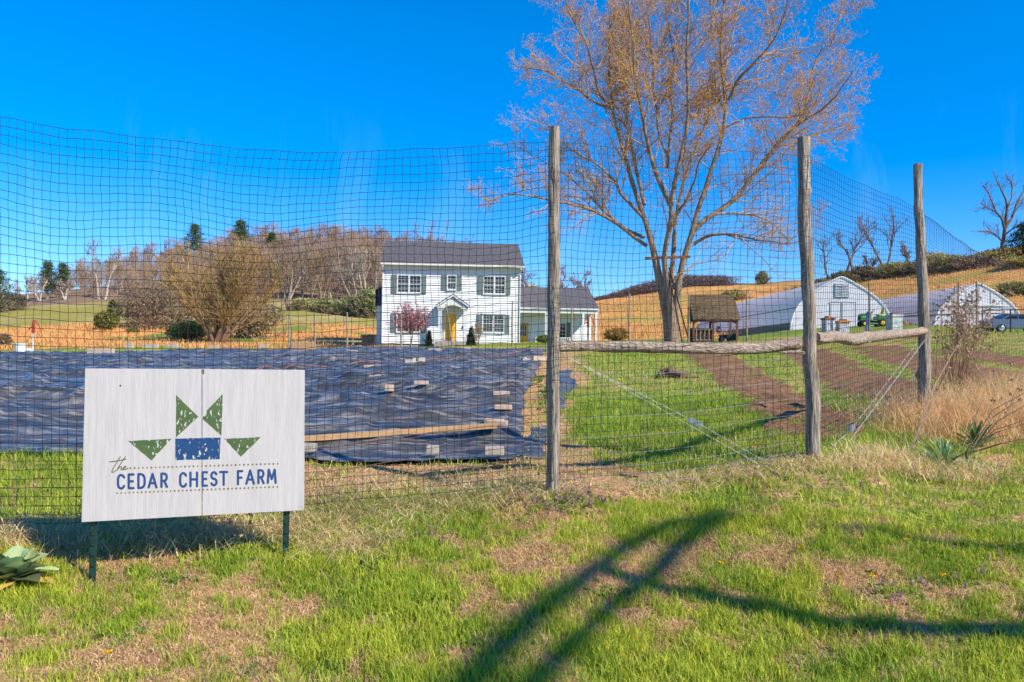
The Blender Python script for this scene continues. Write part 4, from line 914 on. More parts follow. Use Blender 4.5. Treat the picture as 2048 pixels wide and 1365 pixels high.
# ------------------------------------------------------------------ beehives, tractor, car, gate
m_hive = P('peeling_white', (.62, .62, .60), rough=.8, var=(.30, .32, .34), vscale=6, bump=.004); m_hiveg = P('peeling_green', (.30, .42, .38), rough=.8, var=(.62, .62, .58), vscale=5)
m_top = P('rust_brown_lid', (.30, .13, .08), rough=.8, vscale=8); m_or = P('orange_lid', (.62, .27, .03), rough=.6, vscale=8)
def hive(u, d, vt, vb, wd, lb, mbody, mtop, rz):
    g = foot(u, d); z1 = at(u, vt, d)[2] - g[2]; z0 = max(0.02, at(u, vb, d)[2] - g[2] - .25); t = thing('beehive', lb, 'beehive', g, rz, 'beehives in a row by the greenhouses')
    h = (z1 - .14 - z0) / 2; w_ = wd / 2
    for i in range(2): MB().box(-w_, w_, -w_, w_, z0 + i * h + (.006 if i else 0), z0 + (i + 1) * h).box(-.08, .08, -w_ - .015, -w_ - .001, z0 + i * h + h * .55, z0 + i * h + h * .66).build('hive_body', mbody, t, bevel=.008)
    MB().box(-w_ - .03, w_ + .03, -w_ - .03, w_ + .03, z1 - .135, z1 - .045).build('lid', mtop, t, bevel=.008)
    MB().box(-w_ + .1, w_ - .05, -w_ * .5, w_ * .6, z1 - .04, z1 + .03).build('stone', m_top if mtop is not m_top else m_or, t, bevel=.012)
    mb = MB()
    for x in (-w_ + .04, w_ - .04): mb.box(x - .04, x + .04, -w_ + .02, w_ - .02, -.1, z0 - .004)
    mb.build('stand', m_old, t)
hive(1656, 34, 634, 662, .40, 'white beehive with a rust brown lid, left of the three beehives', m_hive, m_top, .1)
hive(1685, 34, 640, 664, .42, 'white beehive with an orange lid, middle of the three beehives', m_hive, m_or, -.05)
hive(1788, 34, 628, 662, .47, 'taller beehive with peeling green paint, right of the tractor', m_hiveg, m_hiveg, .15)
stk = thing('blue_stake', 'blue stake leaning against a fence stake by the green tractor', 'stake', foot(1731, 33)); z = at(1735, 626, 33) - np.array(stk.location)
MB().tube([(0, 0, -.1), z], .035, 8).build('stake', P('blue_paint', (.03, .16, .52), rough=.5), stk); MB().tube([Vector(z), Vector(z) + Vector((0, 0, .06))], [.045, .02], 8).build('cap', m_navy, stk)
m_jg = P('tractor_green', (.02, .17, .035), rough=.35, spec=.5, coat=.3); m_jy = P('tractor_yellow', (.75, .52, .02), rough=.4); m_ty = P('rubber', (.02, .02, .02), rough=.9)
tr_ = thing('ride_on_mower', 'green ride-on mower with yellow seat and yellow wheels in front of the greenhouse', 'lawn tractor', foot(1742, 56), 0)
mb = MB(); hood = [(-.85, 0, .42), (-.85, 0, .78), (-.72, 0, .92), (-.1, 0, 1.0), (-.05, 0, .42)]
mb.prism([(x, -.26, z) for x, _, z in hood], (0, .52, 0)); hd = mb.build('hood', m_jg, tr_, bevel=.03)
MB().box(-.868, -.851, -.2, .2, .5, .72).build('grille', m_ty, hd); MB().box(-.7, -.15, -.27, -.262, .66, .71).build('stripe', m_jy, hd)
MB().box(-.8, .75, -.2, .2, .28, .44).build('frame', m_ty, tr_); MB().box(-.05, .35, -.36, .36, .38, .45).build('footrest', m_jg, tr_, bevel=.02)
mb = MB(); fn = [(.28, 0, .45), (.32, 0, .72), (.5, 0, .80), (.85, 0, .76), (.95, 0, .55), (.93, 0, .45)]; mb.prism([(x, -.42, z) for x, _, z in fn], (0, .84, 0)); mb.build('fender', m_jg, tr_, bevel=.03)
MB().box(.38, .78, -.2, .2, .803, .90).build('seat', m_jy, tr_, bevel=.04); MB().prism([(.70, -.2, .90), (.80, -.2, .90), (.92, -.2, 1.30), (.84, -.2, 1.34)], (0, .4, 0)).build('backrest', m_jy, tr_, bevel=.04)
MB().tube([(-.05, 0, .9), (.1, 0, 1.08)], .025, 8).tube([(.1 + .16 * math.cos(a) * .45, .17 * math.sin(a), 1.08 + .16 * math.cos(a) * .8) for a in np.linspace(0, 2 * math.pi, 17)], .016, 6).build('steering_wheel', m_ty, tr_)
MB().box(-.4, .3, -.48, .48, .14, .26).build('mower_deck', m_jg, tr_, bevel=.03)
for (x, y, r_, wd) in ((-.62, -.36, .20, .14), (-.62, .36, .20, .14), (.62, -.40, .27, .2), (.62, .40, .27, .2)):
    wh = MB().tube([(x, y - wd / 2, r_), (x, y - wd * .35, r_), (x, y + wd * .35, r_), (x, y + wd / 2, r_)], [r_ * .86, r_, r_, r_ * .86], 20).build('wheel', m_ty, tr_)
    s = -1 if y < 0 else 1; MB().tube([(x, y + s * wd / 2, r_), (x, y + s * (wd / 2 + .012), r_)], [r_ * .55, r_ * .5], 16).build('rim', m_jy, wh)
# parked car, nose beyond the right edge
m_car = P('silver_paint', (.15, .16, .20), rough=.25, metal=.5, coat=.6); m_lamp = P('lamp_glass', (.8, .8, .8), rough=.1)
car = thing('parked_car', 'dark grey car parked at the right edge in front of the greenhouse', 'car', foot(2030, 50), rad(-4)); car.scale = (.9, .9, .8)
side = [(-2.15, .35), (-2.2, .75), (-2.05, .98), (-1.35, 1.03), (-.75, 1.40), (.35, 1.42), (1.05, 1.02), (1.95, .86), (2.2, .62), (2.15, .3)]
V = []; ys_ = [(-.86, .0), (-.80, .03), (.80, .03), (.86, .0)]
rows = []
for (y, dz) in ys_:
    for (x, z) in side: V.append((x, y * (1 - max(0, z - .95) * .28), z + (dz if z > .5 else 0)))
n = len(side); Fq = [tuple(range(n)), tuple(reversed(range(3 * n, 4 * n)))]
for j in range(3):
    for i in range(n): i2 = (i + 1) % n; Fq.append((j * n + i, (j + 1) * n + i, (j + 1) * n + i2, j * n + i2))
MB().add(V, [tuple(reversed(f_)) for f_ in Fq]).build('body', m_car, car, bevel=.03)
for s in (-1, 1):
    y0 = s * .80
    MB().prism([(-1.2, s * .835, 1.04), (-.72, s * .765, 1.34), (-.25, s * .765, 1.36), (-.25, s * .835, 1.04)][::s], (0, s * .012, 0)).prism([(-.18, s * .835, 1.04), (-.18, s * .765, 1.36), (.32, s * .765, 1.36), (.88, s * .84, 1.04)][::s], (0, s * .012, 0)).build('side_window', gl, car)
MB().prism([(.40, -.66, 1.44), (1.06, -.72, 1.07), (1.06, .72, 1.07), (.40, .66, 1.44)], (.03, 0, .03)).build('windscreen', gl, car)
MB().prism([(-.80, -.62, 1.42), (-1.33, -.68, 1.08), (-1.33, .68, 1.08), (-.80, .62, 1.42)], (-.03, 0, .03)).build('rear_window', gl, car)
for (x, y) in ((-1.35, -.80), (-1.35, .80), (1.35, -.80), (1.35, .80)):
    wh = MB().tube([(x, y - .11, .32), (x, y - .08, .32), (x, y + .08, .32), (x, y + .11, .32)], [.29, .32, .32, .29], 22).build('wheel', m_ty, car); s = -1 if y < 0 else 1
    MB().tube([(x, y + s * .11, .32), (x, y + s * .12, .32)], [.2, .17], 14).build('rim', m_zinc, wh)
for y in (-.6, .6): MB().box(2.12, 2.2, y - .16, y + .16, .62, .74).build('headlight', m_lamp, car, bevel=.02)
pg = thing('pipe_gate', 'long metal pipe gate with mesh in front of the second greenhouse and the car', 'gate', foot(1917, 38)); o0 = Vector(pg.location)
a0, a1, a2 = at(1800, 634, 38), at(1965, 627, 38), at(2150, 632, 38)
MB().tube([Vector(a0) - o0, Vector(at(1880, 630, 38)) - o0, Vector(a1) - o0], .03, 6).tube([Vector(at(1965, 621, 38)) - o0, Vector(at(2150, 618, 38)) - o0], .03, 6).tube([Vector(a1) - o0, Vector(a2) - o0], .025, 6).build('rails', m_dark, pg)
for u in (1800, 1965, 2021, 2120):
    b = foot(u, 38, -.1); MB().tube([Vector(b) - o0, Vector(at(u, 618 if u > 1800 else 632, 38)) - o0], .035, 6).build('post', m_dark, pg)
# plank set across the forked trunk, with two dark ropes down to the ground
sb = thing('tree_swing_frame', 'dark plank across the forked trunk with two straight ropes slanting to the ground', 'swing frame', at(1340, 515, 39.2))
o0 = Vector(sb.location); MB().bar(Vector(at(1290, 517, 39.2)) - o0, Vector(at(1380, 514, 39.2)) - o0, .10, .12).build('plank', m_cedar, sb)
m_rope = P('dark_rope', (.03, .028, .027), rough=.8)
for (a, b) in (((1334, 532), 1365), ((1338, 535), 1379)): MB().tube([Vector(at(*a, 39.3)) - o0, Vector(foot(b, 39.0)) - o0], .035, 6).build('rope', m_rope, sb)
# ------------------------------------------------------------------ vegetation tools
def nrm_(a): return a / (np.linalg.norm(a, axis=-1, keepdims=True) + 1e-9)
def paths(S, D, L, n, wander, trop, rg):
    S = np.asarray(S, float); D = nrm_(np.asarray(D, float)); Pq = [S]; st = (np.asarray(L) / (n - 1))[:, None]; p = S
    for i in range(n - 1):
        D = nrm_(D + rg.normal(0, wander, D.shape) + np.array([0, 0, trop])); p = p + D * st; Pq.append(p)
    return np.stack(Pq, 1)
def batch_tubes(Pq, R, k):
    N_, n, _ = Pq.shape; T = nrm_(np.gradient(Pq, axis=1)); ref = np.where(np.abs(T[..., 2:3]) < .9, [[[0, 0, 1.]]], [[[1., 0, 0]]])
    s = nrm_(np.cross(T, ref)); b = np.cross(T, s); a = np.arange(k) * 2 * math.pi / k
    V = Pq[:, :, None] + (s[:, :, None] * np.cos(a)[:, None] + b[:, :, None] * np.sin(a)[:, None]) * R[:, :, None, None]
    Id = np.arange(N_ * n * k).reshape(N_, n, k); r = np.roll(Id, -1, 2)
    return V.reshape(-1, 3), np.stack([Id[:, :-1], r[:, :-1], r[:, 1:], Id[:, 1:]], -1).reshape(-1, 4)
def spawn(Pq, R, m, tmin, ang, lf, rg, tmax=1.0, lens=None, upb=0.0):
    N_, n, _ = Pq.shape; pi = np.repeat(np.arange(N_), m); t = rg.uniform(tmin, tmax, len(pi)); f_ = t * (n - 1); i = np.minimum(f_.astype(int), n - 2); fr = (f_ - i)[:, None]
    S = Pq[pi, i] * (1 - fr) + Pq[pi, i + 1] * fr; T = nrm_(Pq[pi, i + 1] - Pq[pi, i]); rr = R[pi, i] * (1 - fr[:, 0]) + R[pi, i + 1] * fr[:, 0]
    q = rg.normal(size=T.shape); q -= T * (q * T).sum(1, keepdims=True); q = nrm_(q); a = rg.normal(ang, ang * .25, len(pi))[:, None]
    D = T * np.cos(a) + q * np.sin(a) + np.array([0, 0, upb])
    L = np.linalg.norm(np.diff(Pq, axis=1), axis=2).sum(1)[pi] if lens is None else lens[pi]
    return S, D, L * lf * (1.1 - .6 * t) * rg.uniform(.7, 1.25, len(pi)), rr, t
def cat(parts):
    V = []; FS = {}; b = 0
    for v, f in parts:
        V.append(v); FS.setdefault(f.shape[1], []).append(f + b); b += len(v)
    return np.vstack(V), [np.vstack(f) for f in FS.values()]
def tri_leaves(C, size, rg, flat_=0.0, aspect=.45):
    N_ = len(C); a = nrm_(rg.normal(size=(N_, 3))); b = nrm_(np.cross(a, rg.normal(size=(N_, 3)))); sz = (size * rg.uniform(.6, 1.4, N_))[:, None]
    V = np.stack([C - b * sz * aspect, C + b * sz * aspect, C + a * sz * 1.6], 1).reshape(-1, 3)
    return V, np.arange(N_ * 3).reshape(-1, 3)

m_bark = P('bark', (.38, .27, .18), rough=.95, var=(.17, .12, .085), vscale=2.6, stretch=(3, 3, .6), bump=.04, bscale=6)
m_limb = P('upper_bark', (.42, .28, .16), rough=.9, var=(.13, .09, .06), vscale=1.5)
m_twig = P('twigs', (.56, .35, .15), rough=.9, var=(.40, .24, .10), vscale=.6)
m_bud = P('spring_buds', (1, 1, 1), rough=.8, attr='col', var=.25, vscale=3, trans=.3)
m_leaf = P('foliage', (1, 1, 1), rough=.75, attr='col', var=.25, vscale=2, trans=.25)
m_wood = P('winter_wood', (1, 1, 1), rough=.95, attr='col', var=.2, vscale=.3)

# ------------------------------------------------------------------ the big tree
rg = np.random.default_rng(5); DT = 40.0
Z4 = lambda x, y: (940 + x / 2.438, y / 2.438)
Z3 = lambda x, y: (1000 + x / 3.657, 400 + y / 3.657)
tb_ = foot(1338, DT); big = thing('big_maple', 'huge bare multi stemmed tree with orange spring buds in the middle of the yard', 'tree', tb_)
def limb(px_pts, ws, dd, n=26):
    """px_pts: photo pixels; ws: widths in photo pixels; dd: depth offsets from DT at start and end."""
    k = np.linspace(0, 1, len(px_pts)); t = np.linspace(0, 1, n)
    u = np.interp(t, k, [p[0] for p in px_pts]); v = np.interp(t, k, [p[1] for p in px_pts])
    kk = np.ones(3) / 3
    u[1:-1] = np.convolve(u, kk, 'valid'); v[1:-1] = np.convolve(v, kk, 'valid')
    d = DT + dd[0] + (dd[1] - dd[0]) * t ** 1.3; w_ = np.interp(t, np.linspace(0, 1, len(ws)), ws) / 2 * d / F * (np.interp(t, [0, .3, 1], [.60, .72, .95]) if len(px_pts) > 12 else .9)
    pts = np.array([at(a, b, c) for a, b, c in zip(u, v, d)]); pts += (np.stack([fbm(t * 7, t * 0, rg.integers(999)), fbm(t * 7, t * 0, rg.integers(999)), t * 0 + .5], 1) - .5) * .25 * np.minimum(t * 4, 1)[:, None]
    return pts, np.maximum(w_, .012)
base = [(1339, 700), (1338, 682), (1336, 650), (1333, 610), (1331, 580)]
LB = [
 (base[:4] + [(1323, 585), (1316, 545), (1306, 505), (1297, 470), (1291, 440)] + [Z4(850, 1070), Z4(795, 930), Z4(770, 800), Z4(735, 700), Z4(700, 580), Z4(692, 520), Z4(680, 400), Z4(660, 260), Z4(690, 80), (1222, 0), (1218, -70)], [36, 34, 32, 30, 26, 20, 17, 14, 13, 12, 11, 9, 8, 6, 5, 4, 3, 2, 2], (0, 3.5)),
 ([(1345, 700), (1345, 680), (1342, 640), (1340, 600)] + [Z3(1190, 470), Z3(1205, 380), Z3(1222, 260), Z3(1250, 120)] + [Z4(975, 1000), Z4(1010, 860), Z4(1050, 690), Z4(1072, 520), Z4(1050, 330), Z4(1060, 180), Z4(1072, 20), (1378, -60), (1372, -130)], [34, 32, 28, 22, 17, 15, 14, 13, 12, 11, 9, 8, 7, 6, 5, 3, 2], (-.2, -3.0)),
 ([Z3(1250, 640), Z3(1262, 450), Z3(1272, 200)] + [Z4(1000, 1090), Z4(1020, 1000), Z4(1042, 870), Z4(1090, 760), Z4(1130, 640), Z4(1210, 480), Z4(1250, 330), Z4(1290, 150), (1480, 0), (1500, -70)], [17, 15, 14, 12, 9, 8, 7, 6, 5, 4, 3, 3, 2], (.6, 6.5)),
 ([(1348, 700), (1350, 680), (1349, 640), (1352, 600), (1358, 565)] + [Z3(1340, 460), Z3(1372, 350), Z3(1402, 230)] + [Z4(1080, 1110), Z4(1130, 960), Z4(1180, 840), Z4(1225, 690), Z4(1250, 580), Z4(1262, 490), Z4(1225, 380), Z4(1212, 220), Z4(1235, 60), (1452, -10), (1460, -90)], [30, 30, 26, 22, 18, 17, 16, 15, 14, 12, 11, 10, 9, 8, 6, 5, 4, 3, 2], (-.1, -1.0)),
 ([Z4(1262, 490), Z4(1310, 380), Z4(1400, 300), Z4(1480, 200), Z4(1545, 30), (1590, -60)], [8, 7, 5, 4, 3, 2], (-.8, -4)),
 ([Z4(1080, 1135), Z4(1130, 1085), Z4(1190, 1045), Z4(1300, 965), Z4(1385, 850), Z4(1480, 720), Z4(1570, 640), Z4(1630, 560), Z4(1645, 430), Z4(1670, 320), Z4(1740, 190), (1690, 20)], [12, 12, 11, 10, 9, 8, 7, 6, 5, 4, 3, 2], (-.3, 1.5)),
 ([Z4(862, 1200), Z4(790, 1150), Z4(720, 1090), Z4(640, 1045), Z4(560, 1010), Z4(440, 990), Z4(330, 965), Z4(200, 940), Z4(90, 985)], [9, 8, 8, 7, 6, 5, 4, 3, 2], (-.2, -3.5)),
 ([Z4(850, 1160), Z4(760, 1120), Z4(700, 1075), Z4(640, 1020), Z4(560, 930), Z4(470, 860), Z4(380, 800), Z4(250, 720)], [8, 7, 6, 5, 4, 3, 2, 2], (0, 4.5)),
 ([Z4(845, 1060), Z4(790, 1010), Z4(740, 950), Z4(700, 880), Z4(620, 800), Z4(540, 760), Z4(440, 690), Z4(340, 560)], [9, 8, 7, 6, 5, 4, 3, 2], (.2, -2)),
 ([Z4(1090, 1190), Z4(1160, 1150), Z4(1260, 1140), Z4(1400, 1170), Z4(1550, 1190), Z4(1680, 1160)], [8, 7, 6, 4, 3, 2], (-.2, -3)),
 ([Z4(1200, 1045), Z4(1300, 1040), Z4(1400, 1050), Z4(1480, 1090), Z4(1560, 1180)], [6, 5, 4, 3, 2], (-.2, 3)),
 ([Z4(692, 530), Z4(620, 510), Z4(500, 420), Z4(380, 350), Z4(250, 330)], [7, 6, 5, 3, 2], (1.4, 4.2)),
 ([Z4(692, 520), Z4(640, 470), Z4(600, 340), Z4(560, 200), Z4(480, 60), (1120, -30)], [7, 6, 5, 4, 3, 2], (1.5, -1.5)),
 ([Z4(700, 500), Z4(680, 350), Z4(740, 200), Z4(760, 40), (1255, -60)], [6, 5, 4, 3, 2], (1.6, 5)),
 ([Z4(975, 1000), Z4(930, 900), Z4(885, 760), Z4(850, 620), Z4(822, 480), Z4(800, 350), Z4(790, 170), (1260, 10), (1250, -90)], [11, 10, 9, 8, 6, 5, 4, 3, 2], (-.8, -4.5)),
 ([Z4(850, 1000), Z4(830, 900), Z4(800, 740), Z4(760, 600), Z4(780, 450), Z4(730, 330), Z4(700, 150)], [9, 8, 6, 5, 4, 3, 2], (.8, 5.5)),
 ([Z4(960, 820), Z4(975, 680), Z4(985, 520), Z4(980, 400), Z4(1000, 280), Z4(960, 120), (1330, -20)], [8, 7, 6, 5, 4, 3, 2], (-1.2, 2)),
 ([Z4(960, 760), Z4(910, 620), Z4(900, 440), Z4(890, 300), Z4(870, 100), (1290, -40)], [6, 5, 5, 4, 3, 2], (-1, 4)),
 ([Z4(1070, 520), Z4(1130, 490), Z4(1210, 450), Z4(1330, 400), Z4(1450, 380), Z4(1560, 300)], [7, 6, 5, 4, 3, 2], (-1.4, 3)),
 ([Z4(1050, 300), Z4(1120, 220), Z4(1190, 120), Z4(1200, -20), (1440, -90)], [5, 4, 4, 3, 2], (-2, 1)),
 ([Z4(1250, 620), Z4(1340, 580), Z4(1430, 570), Z4(1540, 575), Z4(1630, 560)], [5, 4, 3, 3, 2], (-.8, -3.5)),
 ([Z4(1480, 720), Z4(1560, 640), Z4(1680, 560), Z4(1780, 480), Z4(1860, 350)], [6, 5, 4, 3, 2], (.8, -2.5)),
 ([Z4(1480, 720), Z4(1600, 690), Z4(1720, 640), Z4(1830, 620)], [4, 4, 3, 2], (.6, 4)),
 ([Z4(990, 1060), Z4(1060, 980), Z4(1090, 900), Z4(1110, 800), Z4(1180, 700)], [7, 6, 5, 4, 2], (-.5, -3)),
]
LP = [limb(a, b, c) for a, b, c in LB]
parts = []
for i, (p, r_) in enumerate(LP): parts.append(batch_tubes(p[None], r_[None], 12 if i in (0, 1, 3) else 8))
V, FF = cat(parts); bulk('trunk', V - tb_, FF, m_bark, big, smooth=True)
PP = np.stack([p[4:] for p, _ in LP]); RR = np.stack([r_[4:] for _, r_ in LP])
def clampR(S, D, L):                          # keep the crown inside its rounded outline
    c = np.array(at(1362, 190, DT)); ax = np.array([9.3, 7.5, 9.5]); E = S + nrm_(D) * L[:, None]
    q = np.linalg.norm((E - c) / ax, axis=1); return L * np.clip(1.45 - .5 * q, .35, 1.0)
vis = []
ll = np.linalg.norm(np.diff(PP, axis=1), axis=2).sum(1); ii = np.repeat(np.arange(len(PP)), np.maximum(4, (ll * 3.3).astype(int)))
S, D, L, rr, t = spawn(PP[ii], RR[ii], 1, .05, .80, .33, rg, upb=.18, lens=np.full(len(ii), 9.5)); ok_ = (S[:, 2] > tb_[2] + 8.5) | (np.abs(S[:, 0] - tb_[0]) > 2.6) | (rg.random(len(S)) < .12); S, D, L, rr = S[ok_], D[ok_], L[ok_], rr[ok_]; L = clampR(S, D, L); L = np.clip(L, .9, 3.6)
q1 = paths(S, D, L, 8, .13, .03, rg); R1 = (np.minimum(rr * .5, .032)[:, None] * np.linspace(1, .3, 8)); R1 = np.maximum(R1, .008)
S, D, L, rr, t = spawn(q1, R1, 7, .12, .8, .5, rg, upb=.05); L = clampR(S, D, L); q2 = paths(S, D, np.clip(L, .5, 2), 6, .16, .02, rg); R2 = np.maximum(np.minimum(rr * .7, .012)[:, None] * np.linspace(1, .5, 6), .0065)
S, D, L, rr, t = spawn(q2, R2, 5, .12, .8, .55, rg, upb=.0); q3 = paths(S, D, np.clip(L, .3, 1.0), 4, .2, .0, rg); R3 = np.full(q3.shape[:2], .006)
V, FF = cat([batch_tubes(q1, R1, 4), batch_tubes(q2, R2, 3), batch_tubes(q3, R3, 3)]); bulk('twigs', V - tb_, FF, m_twig, big)
tips = np.concatenate([q3[:, 1:].reshape(-1, 3), q3[:, 3], q2[:, 3:].reshape(-1, 3)]); keep = rg.random(len(tips)) < (.05 + .40 * sstep(6, 14, tips[:, 2])); tips = tips[keep] + rg.normal(0, .05, (keep.sum(), 3))
V, f_ = tri_leaves(tips, .047, rg, aspect=.5); n_t = len(tips); m_ = rg.random(n_t)[:, None]
cb = np.where(m_ < .6, [[.70, .32, .06]], np.where(m_ < .8, [[.50, .38, .05]], [[.66, .30, .09]])) * rg.uniform(.7, 1.3, (n_t, 1))
bulk('buds', V - tb_, [f_], m_bud, big, col=np.repeat(cb, 3, 0))

# ------------------------------------------------------------------ generic bare trees
def bare_tree(rg, h, spread=.35, stems=1, lean=(0, 0), r0=None, dens=1.0, levels=3, thick=1.0, up=.12, crook=.10):
    r0 = r0 or h * .022; S = np.zeros((stems, 3)); D = np.c_[rg.normal(lean[0], .10 * (stems > 1) + .02, stems) + (np.linspace(-.25, .25, stems) if stems > 1 else 0), rg.normal(lean[1], .1, stems), np.ones(stems)]
    q0 = paths(S, D, np.full(stems, h * .85), 10, crook, up * .4, rg); R0 = r0 * np.linspace(1, .22, 10)[None] * rg.uniform(.8, 1.1, (stems, 1))
    S, D, L, rr, t = spawn(q0, R0, int(10 * dens), .28, .75, .42, rg, upb=.2); q1 = paths(S, D, L, 7, crook * 1.3, up, rg); R1 = np.minimum(rr, r0 * .5)[:, None] * .65 * np.linspace(1, .3, 7)
    lv = [(q0, R0, 7), (q1, np.maximum(R1, .012 * thick), 4)]
    S, D, L, rr, t = spawn(q1, R1, int(6 * dens), .2, .65, .5, rg, upb=.12); q2 = paths(S, D, L, 5, crook * 1.5, up, rg); lv.append((q2, np.maximum(np.minimum(rr * .6, .03)[:, None] * np.linspace(1, .5, 5), .010 * thick), 3))
    if levels > 2:
        S, D, L, rr, t = spawn(q2, lv[-1][1], int(4 * dens), .2, .65, .55, rg, upb=.08); q3 = paths(S, D, L, 3, .2, up, rg); lv.append((q3, np.full(q3.shape[:2], .009 * thick), 3))
    return lv
def tree_thing(name, label, u, d, vtop, cols, seed, group=None, cat_='tree', base=None, budcol=None, bud=0, lean=(0, 0), stems=1, dens=1.0, thick=1.0, levels=3, r0=None, up=.12, crook=.10):
    g = np.array(base) if base is not None else foot(u, d, -.1); h = at(u, vtop, d)[2] - g[2]; rg = np.random.default_rng(seed)
    lv = bare_tree(rg, h, stems=stems, lean=lean, dens=dens, thick=thick, levels=levels, r0=r0, up=up, crook=crook)
    zmax = max(q[..., 2].max() for q, _, _ in lv); sc = h / zmax; lv = [(q * np.array([1, 1, sc]), r_, k) for q, r_, k in lv]
    t = thing(name, label, cat_, g, 0, group)
    V, FF = batch_tubes(*lv[0]); c = np.tile(cols[0], (len(V), 1)); bulk('trunk', V, [FF], m_wood, t, col=c, smooth=True)
    V, FF = cat([batch_tubes(*l) for l in lv[1:]]); c = np.asarray(cols[1]) * rg.uniform(.9, 1.1, (len(V), 1)); bulk('crown', V, FF, m_wood, t, col=c)
    if bud:
        tips = lv[-1][0][:, 1:].reshape(-1, 3); k = rg.random(len(tips)) < bud; V, f_ = tri_leaves(tips[k], .07 * (d / 60), rg); cb = np.asarray(budcol) * rg.uniform(.7, 1.3, (k.sum(), 1)); bulk('buds', V, [f_], m_bud, t, col=np.repeat(cb, 3, 0))
    return t
def bush(name, label, c, rx, rz, n, leaf, cols, seed, group=None, cat_='bush', shape='round', twigs=True, kind=None, ry=None, clump=.55, spikes=0):
    rg = np.random.default_rng(seed); ry = ry or rx
    d = nrm_(rg.normal(size=(n, 3))); r_ = rg.random(n) ** .38; p = d * r_[:, None]
    if shape == 'cone':
        hz = rg.random(n) ** 1.25; a = rg.uniform(0, 2 * math.pi, n); rr = (1 - hz * .93) * np.sqrt(rg.random(n)) * (.8 + .4 * fbm(a * 1.5, hz * 6, seed)); p = np.c_[np.cos(a) * rr, np.sin(a) * rr, hz * 2 - 1]
    else:
        k = .72 + .6 * (fbm(d[:, 0] * 2.2 + 9, d[:, 1] * 2.2 + d[:, 2] * 2.7 + 5, seed) - .3); p *= k[:, None]
    cl = fbm(p[:, 0] * 4 + 20, p[:, 1] * 4 + p[:, 2] * 5 + 20, seed + 3, 3); keep = cl > (clump - .22); p = p[keep]; cl = cl[keep]
    C = p * [rx, ry, rz] + [0, 0, rz * .96]; V, f_ = tri_leaves(C, leaf, rg)
    m_ = rg.random(len(C))[:, None]; cc = (np.asarray(cols[0]) * (1 - m_) + np.asarray(cols[1]) * m_) * rg.uniform(.75, 1.25, (len(C), 1))
    t = thing(name, label, cat_, c, 0, group) if not kind else None
    o = bulk('foliage' if t else name, V, [f_], m_leaf, t, col=np.repeat(cc, 3, 0))
    if spikes:
        sd_ = nrm_(rg.normal(size=(spikes, 3)) * [1, 1, .5] + [0, 0, .75]); en = sd_ * np.array([rx, ry, rz * 1.9]) * rg.uniform(.7, 1.15, (spikes, 1)); S0 = rg.normal(0, .3, (spikes, 3)) * [rx, ry, 0]
        qs = S0[:, None] + (en - 0 * S0)[:, None] * np.linspace(0, 1, 5)[None, :, None] + rg.normal(0, .05, (spikes, 5, 3)) * rz; q2s = spawn(qs, np.full((spikes, 5), .02), 7, .35, .6, .3, rg)
        q3s = paths(q2s[0], q2s[1], q2s[2], 3, .15, .05, rg); Vs_, Fs_ = cat([batch_tubes(qs, np.full((spikes, 5), .028), 3), batch_tubes(q3s, np.full(q3s.shape[:2], .02), 3)])
        bulk('twigs', Vs_, Fs_, m_wood, t, col=np.array([.30, .21, .14]) * rg.uniform(.8, 1.3, (len(Vs_), 1)))
    if t is None: o.location = [float(a) for a in c]; tag(o, label, cat_, None, kind); return o
    if twigs:
        q = paths(np.zeros((9, 3)), rg.normal(0, .5, (9, 3)) + [0, 0, 1.2], np.full(9, rz * 1.5), 5, .12, .05, rg); V, FF = batch_tubes(q, np.full((9, 5), rz * .02), 4); bulk('stems', V, [FF], m_wood, t, col=np.tile([.12, .08, .05], (len(V), 1)))
    return t
GREY = (.34, .28, .22); BRN = (.27, .18, .13); WHT = (.46, .40, .33); MAUVE = (.33, .21, .14)
# flowering tree, shrubs at the house
tree_thing('flowering_tree', 'small tree covered in pink blossom left of the yellow door', 821, 58.5, 590, ((.30, .18, .13), (.30, .13, .12)), 61, dens=1.2, r0=.06, thick=.8, levels=2)
t_ = [o for o in scene.objects if o.get('label', '').startswith('small tree covered in pink')][0]
rg = np.random.default_rng(62); S = np.tile([0, 0, 1.2], (26, 1)) + rg.normal(0, .06, (26, 3)); q1 = paths(S, np.c_[rg.normal(0, 1, (26, 2)), rg.uniform(.5, 1.6, 26)], rg.uniform(1.3, 2.3, 26), 7, .12, .02, rg)
S, D, L, rr, t = spawn(q1, np.full((26, 7), .012), 12, .25, .7, .4, rg); q2 = paths(S, D, L, 4, .12, .02, rg); S, D, L, rr, t = spawn(q2, np.full(q2.shape[:2], .01), 5, .2, .7, .5, rg); q3 = paths(S, D, L, 3, .12, 0, rg)
V, FF = cat([batch_tubes(q1, np.full((26, 7), .012), 4), batch_tubes(q2, np.full(q2.shape[:2], .008), 3)]); bulk('branches', V, FF, m_wood, t_, col=np.tile([.22, .10, .09], (len(V), 1)))
C = np.vstack([q3.reshape(-1, 3), q2.reshape(-1, 3)]); C = C[rg.random(len(C)) < .8] + rg.normal(0, .04, 3); V, f_ = tri_leaves(C, .05, rg, aspect=.6); bulk('blossom', V, [f_], m_bud, t_, col=np.repeat(np.where(rg.random((len(C), 1)) < .55, [[.74, .42, .46]], [[.46, .16, .17]]), 3, 0))
for (u, vt, rx, lb, sd) in ((858, 663, .30, 'slim dark green cone shrub left of the portico', 71), (942, 655, .42, 'thicker dark green cone shrub right of the portico', 72)):
    g = foot(u, 59.5); h = at(u, vt, 59.5)[2] - g[2]; bush('cone_shrub', lb, g, rx, h / 2, 2600, .10, ((.035, .065, .018), (.07, .10, .025)), sd, 'cone shrubs at the front door', 'shrub', 'cone')
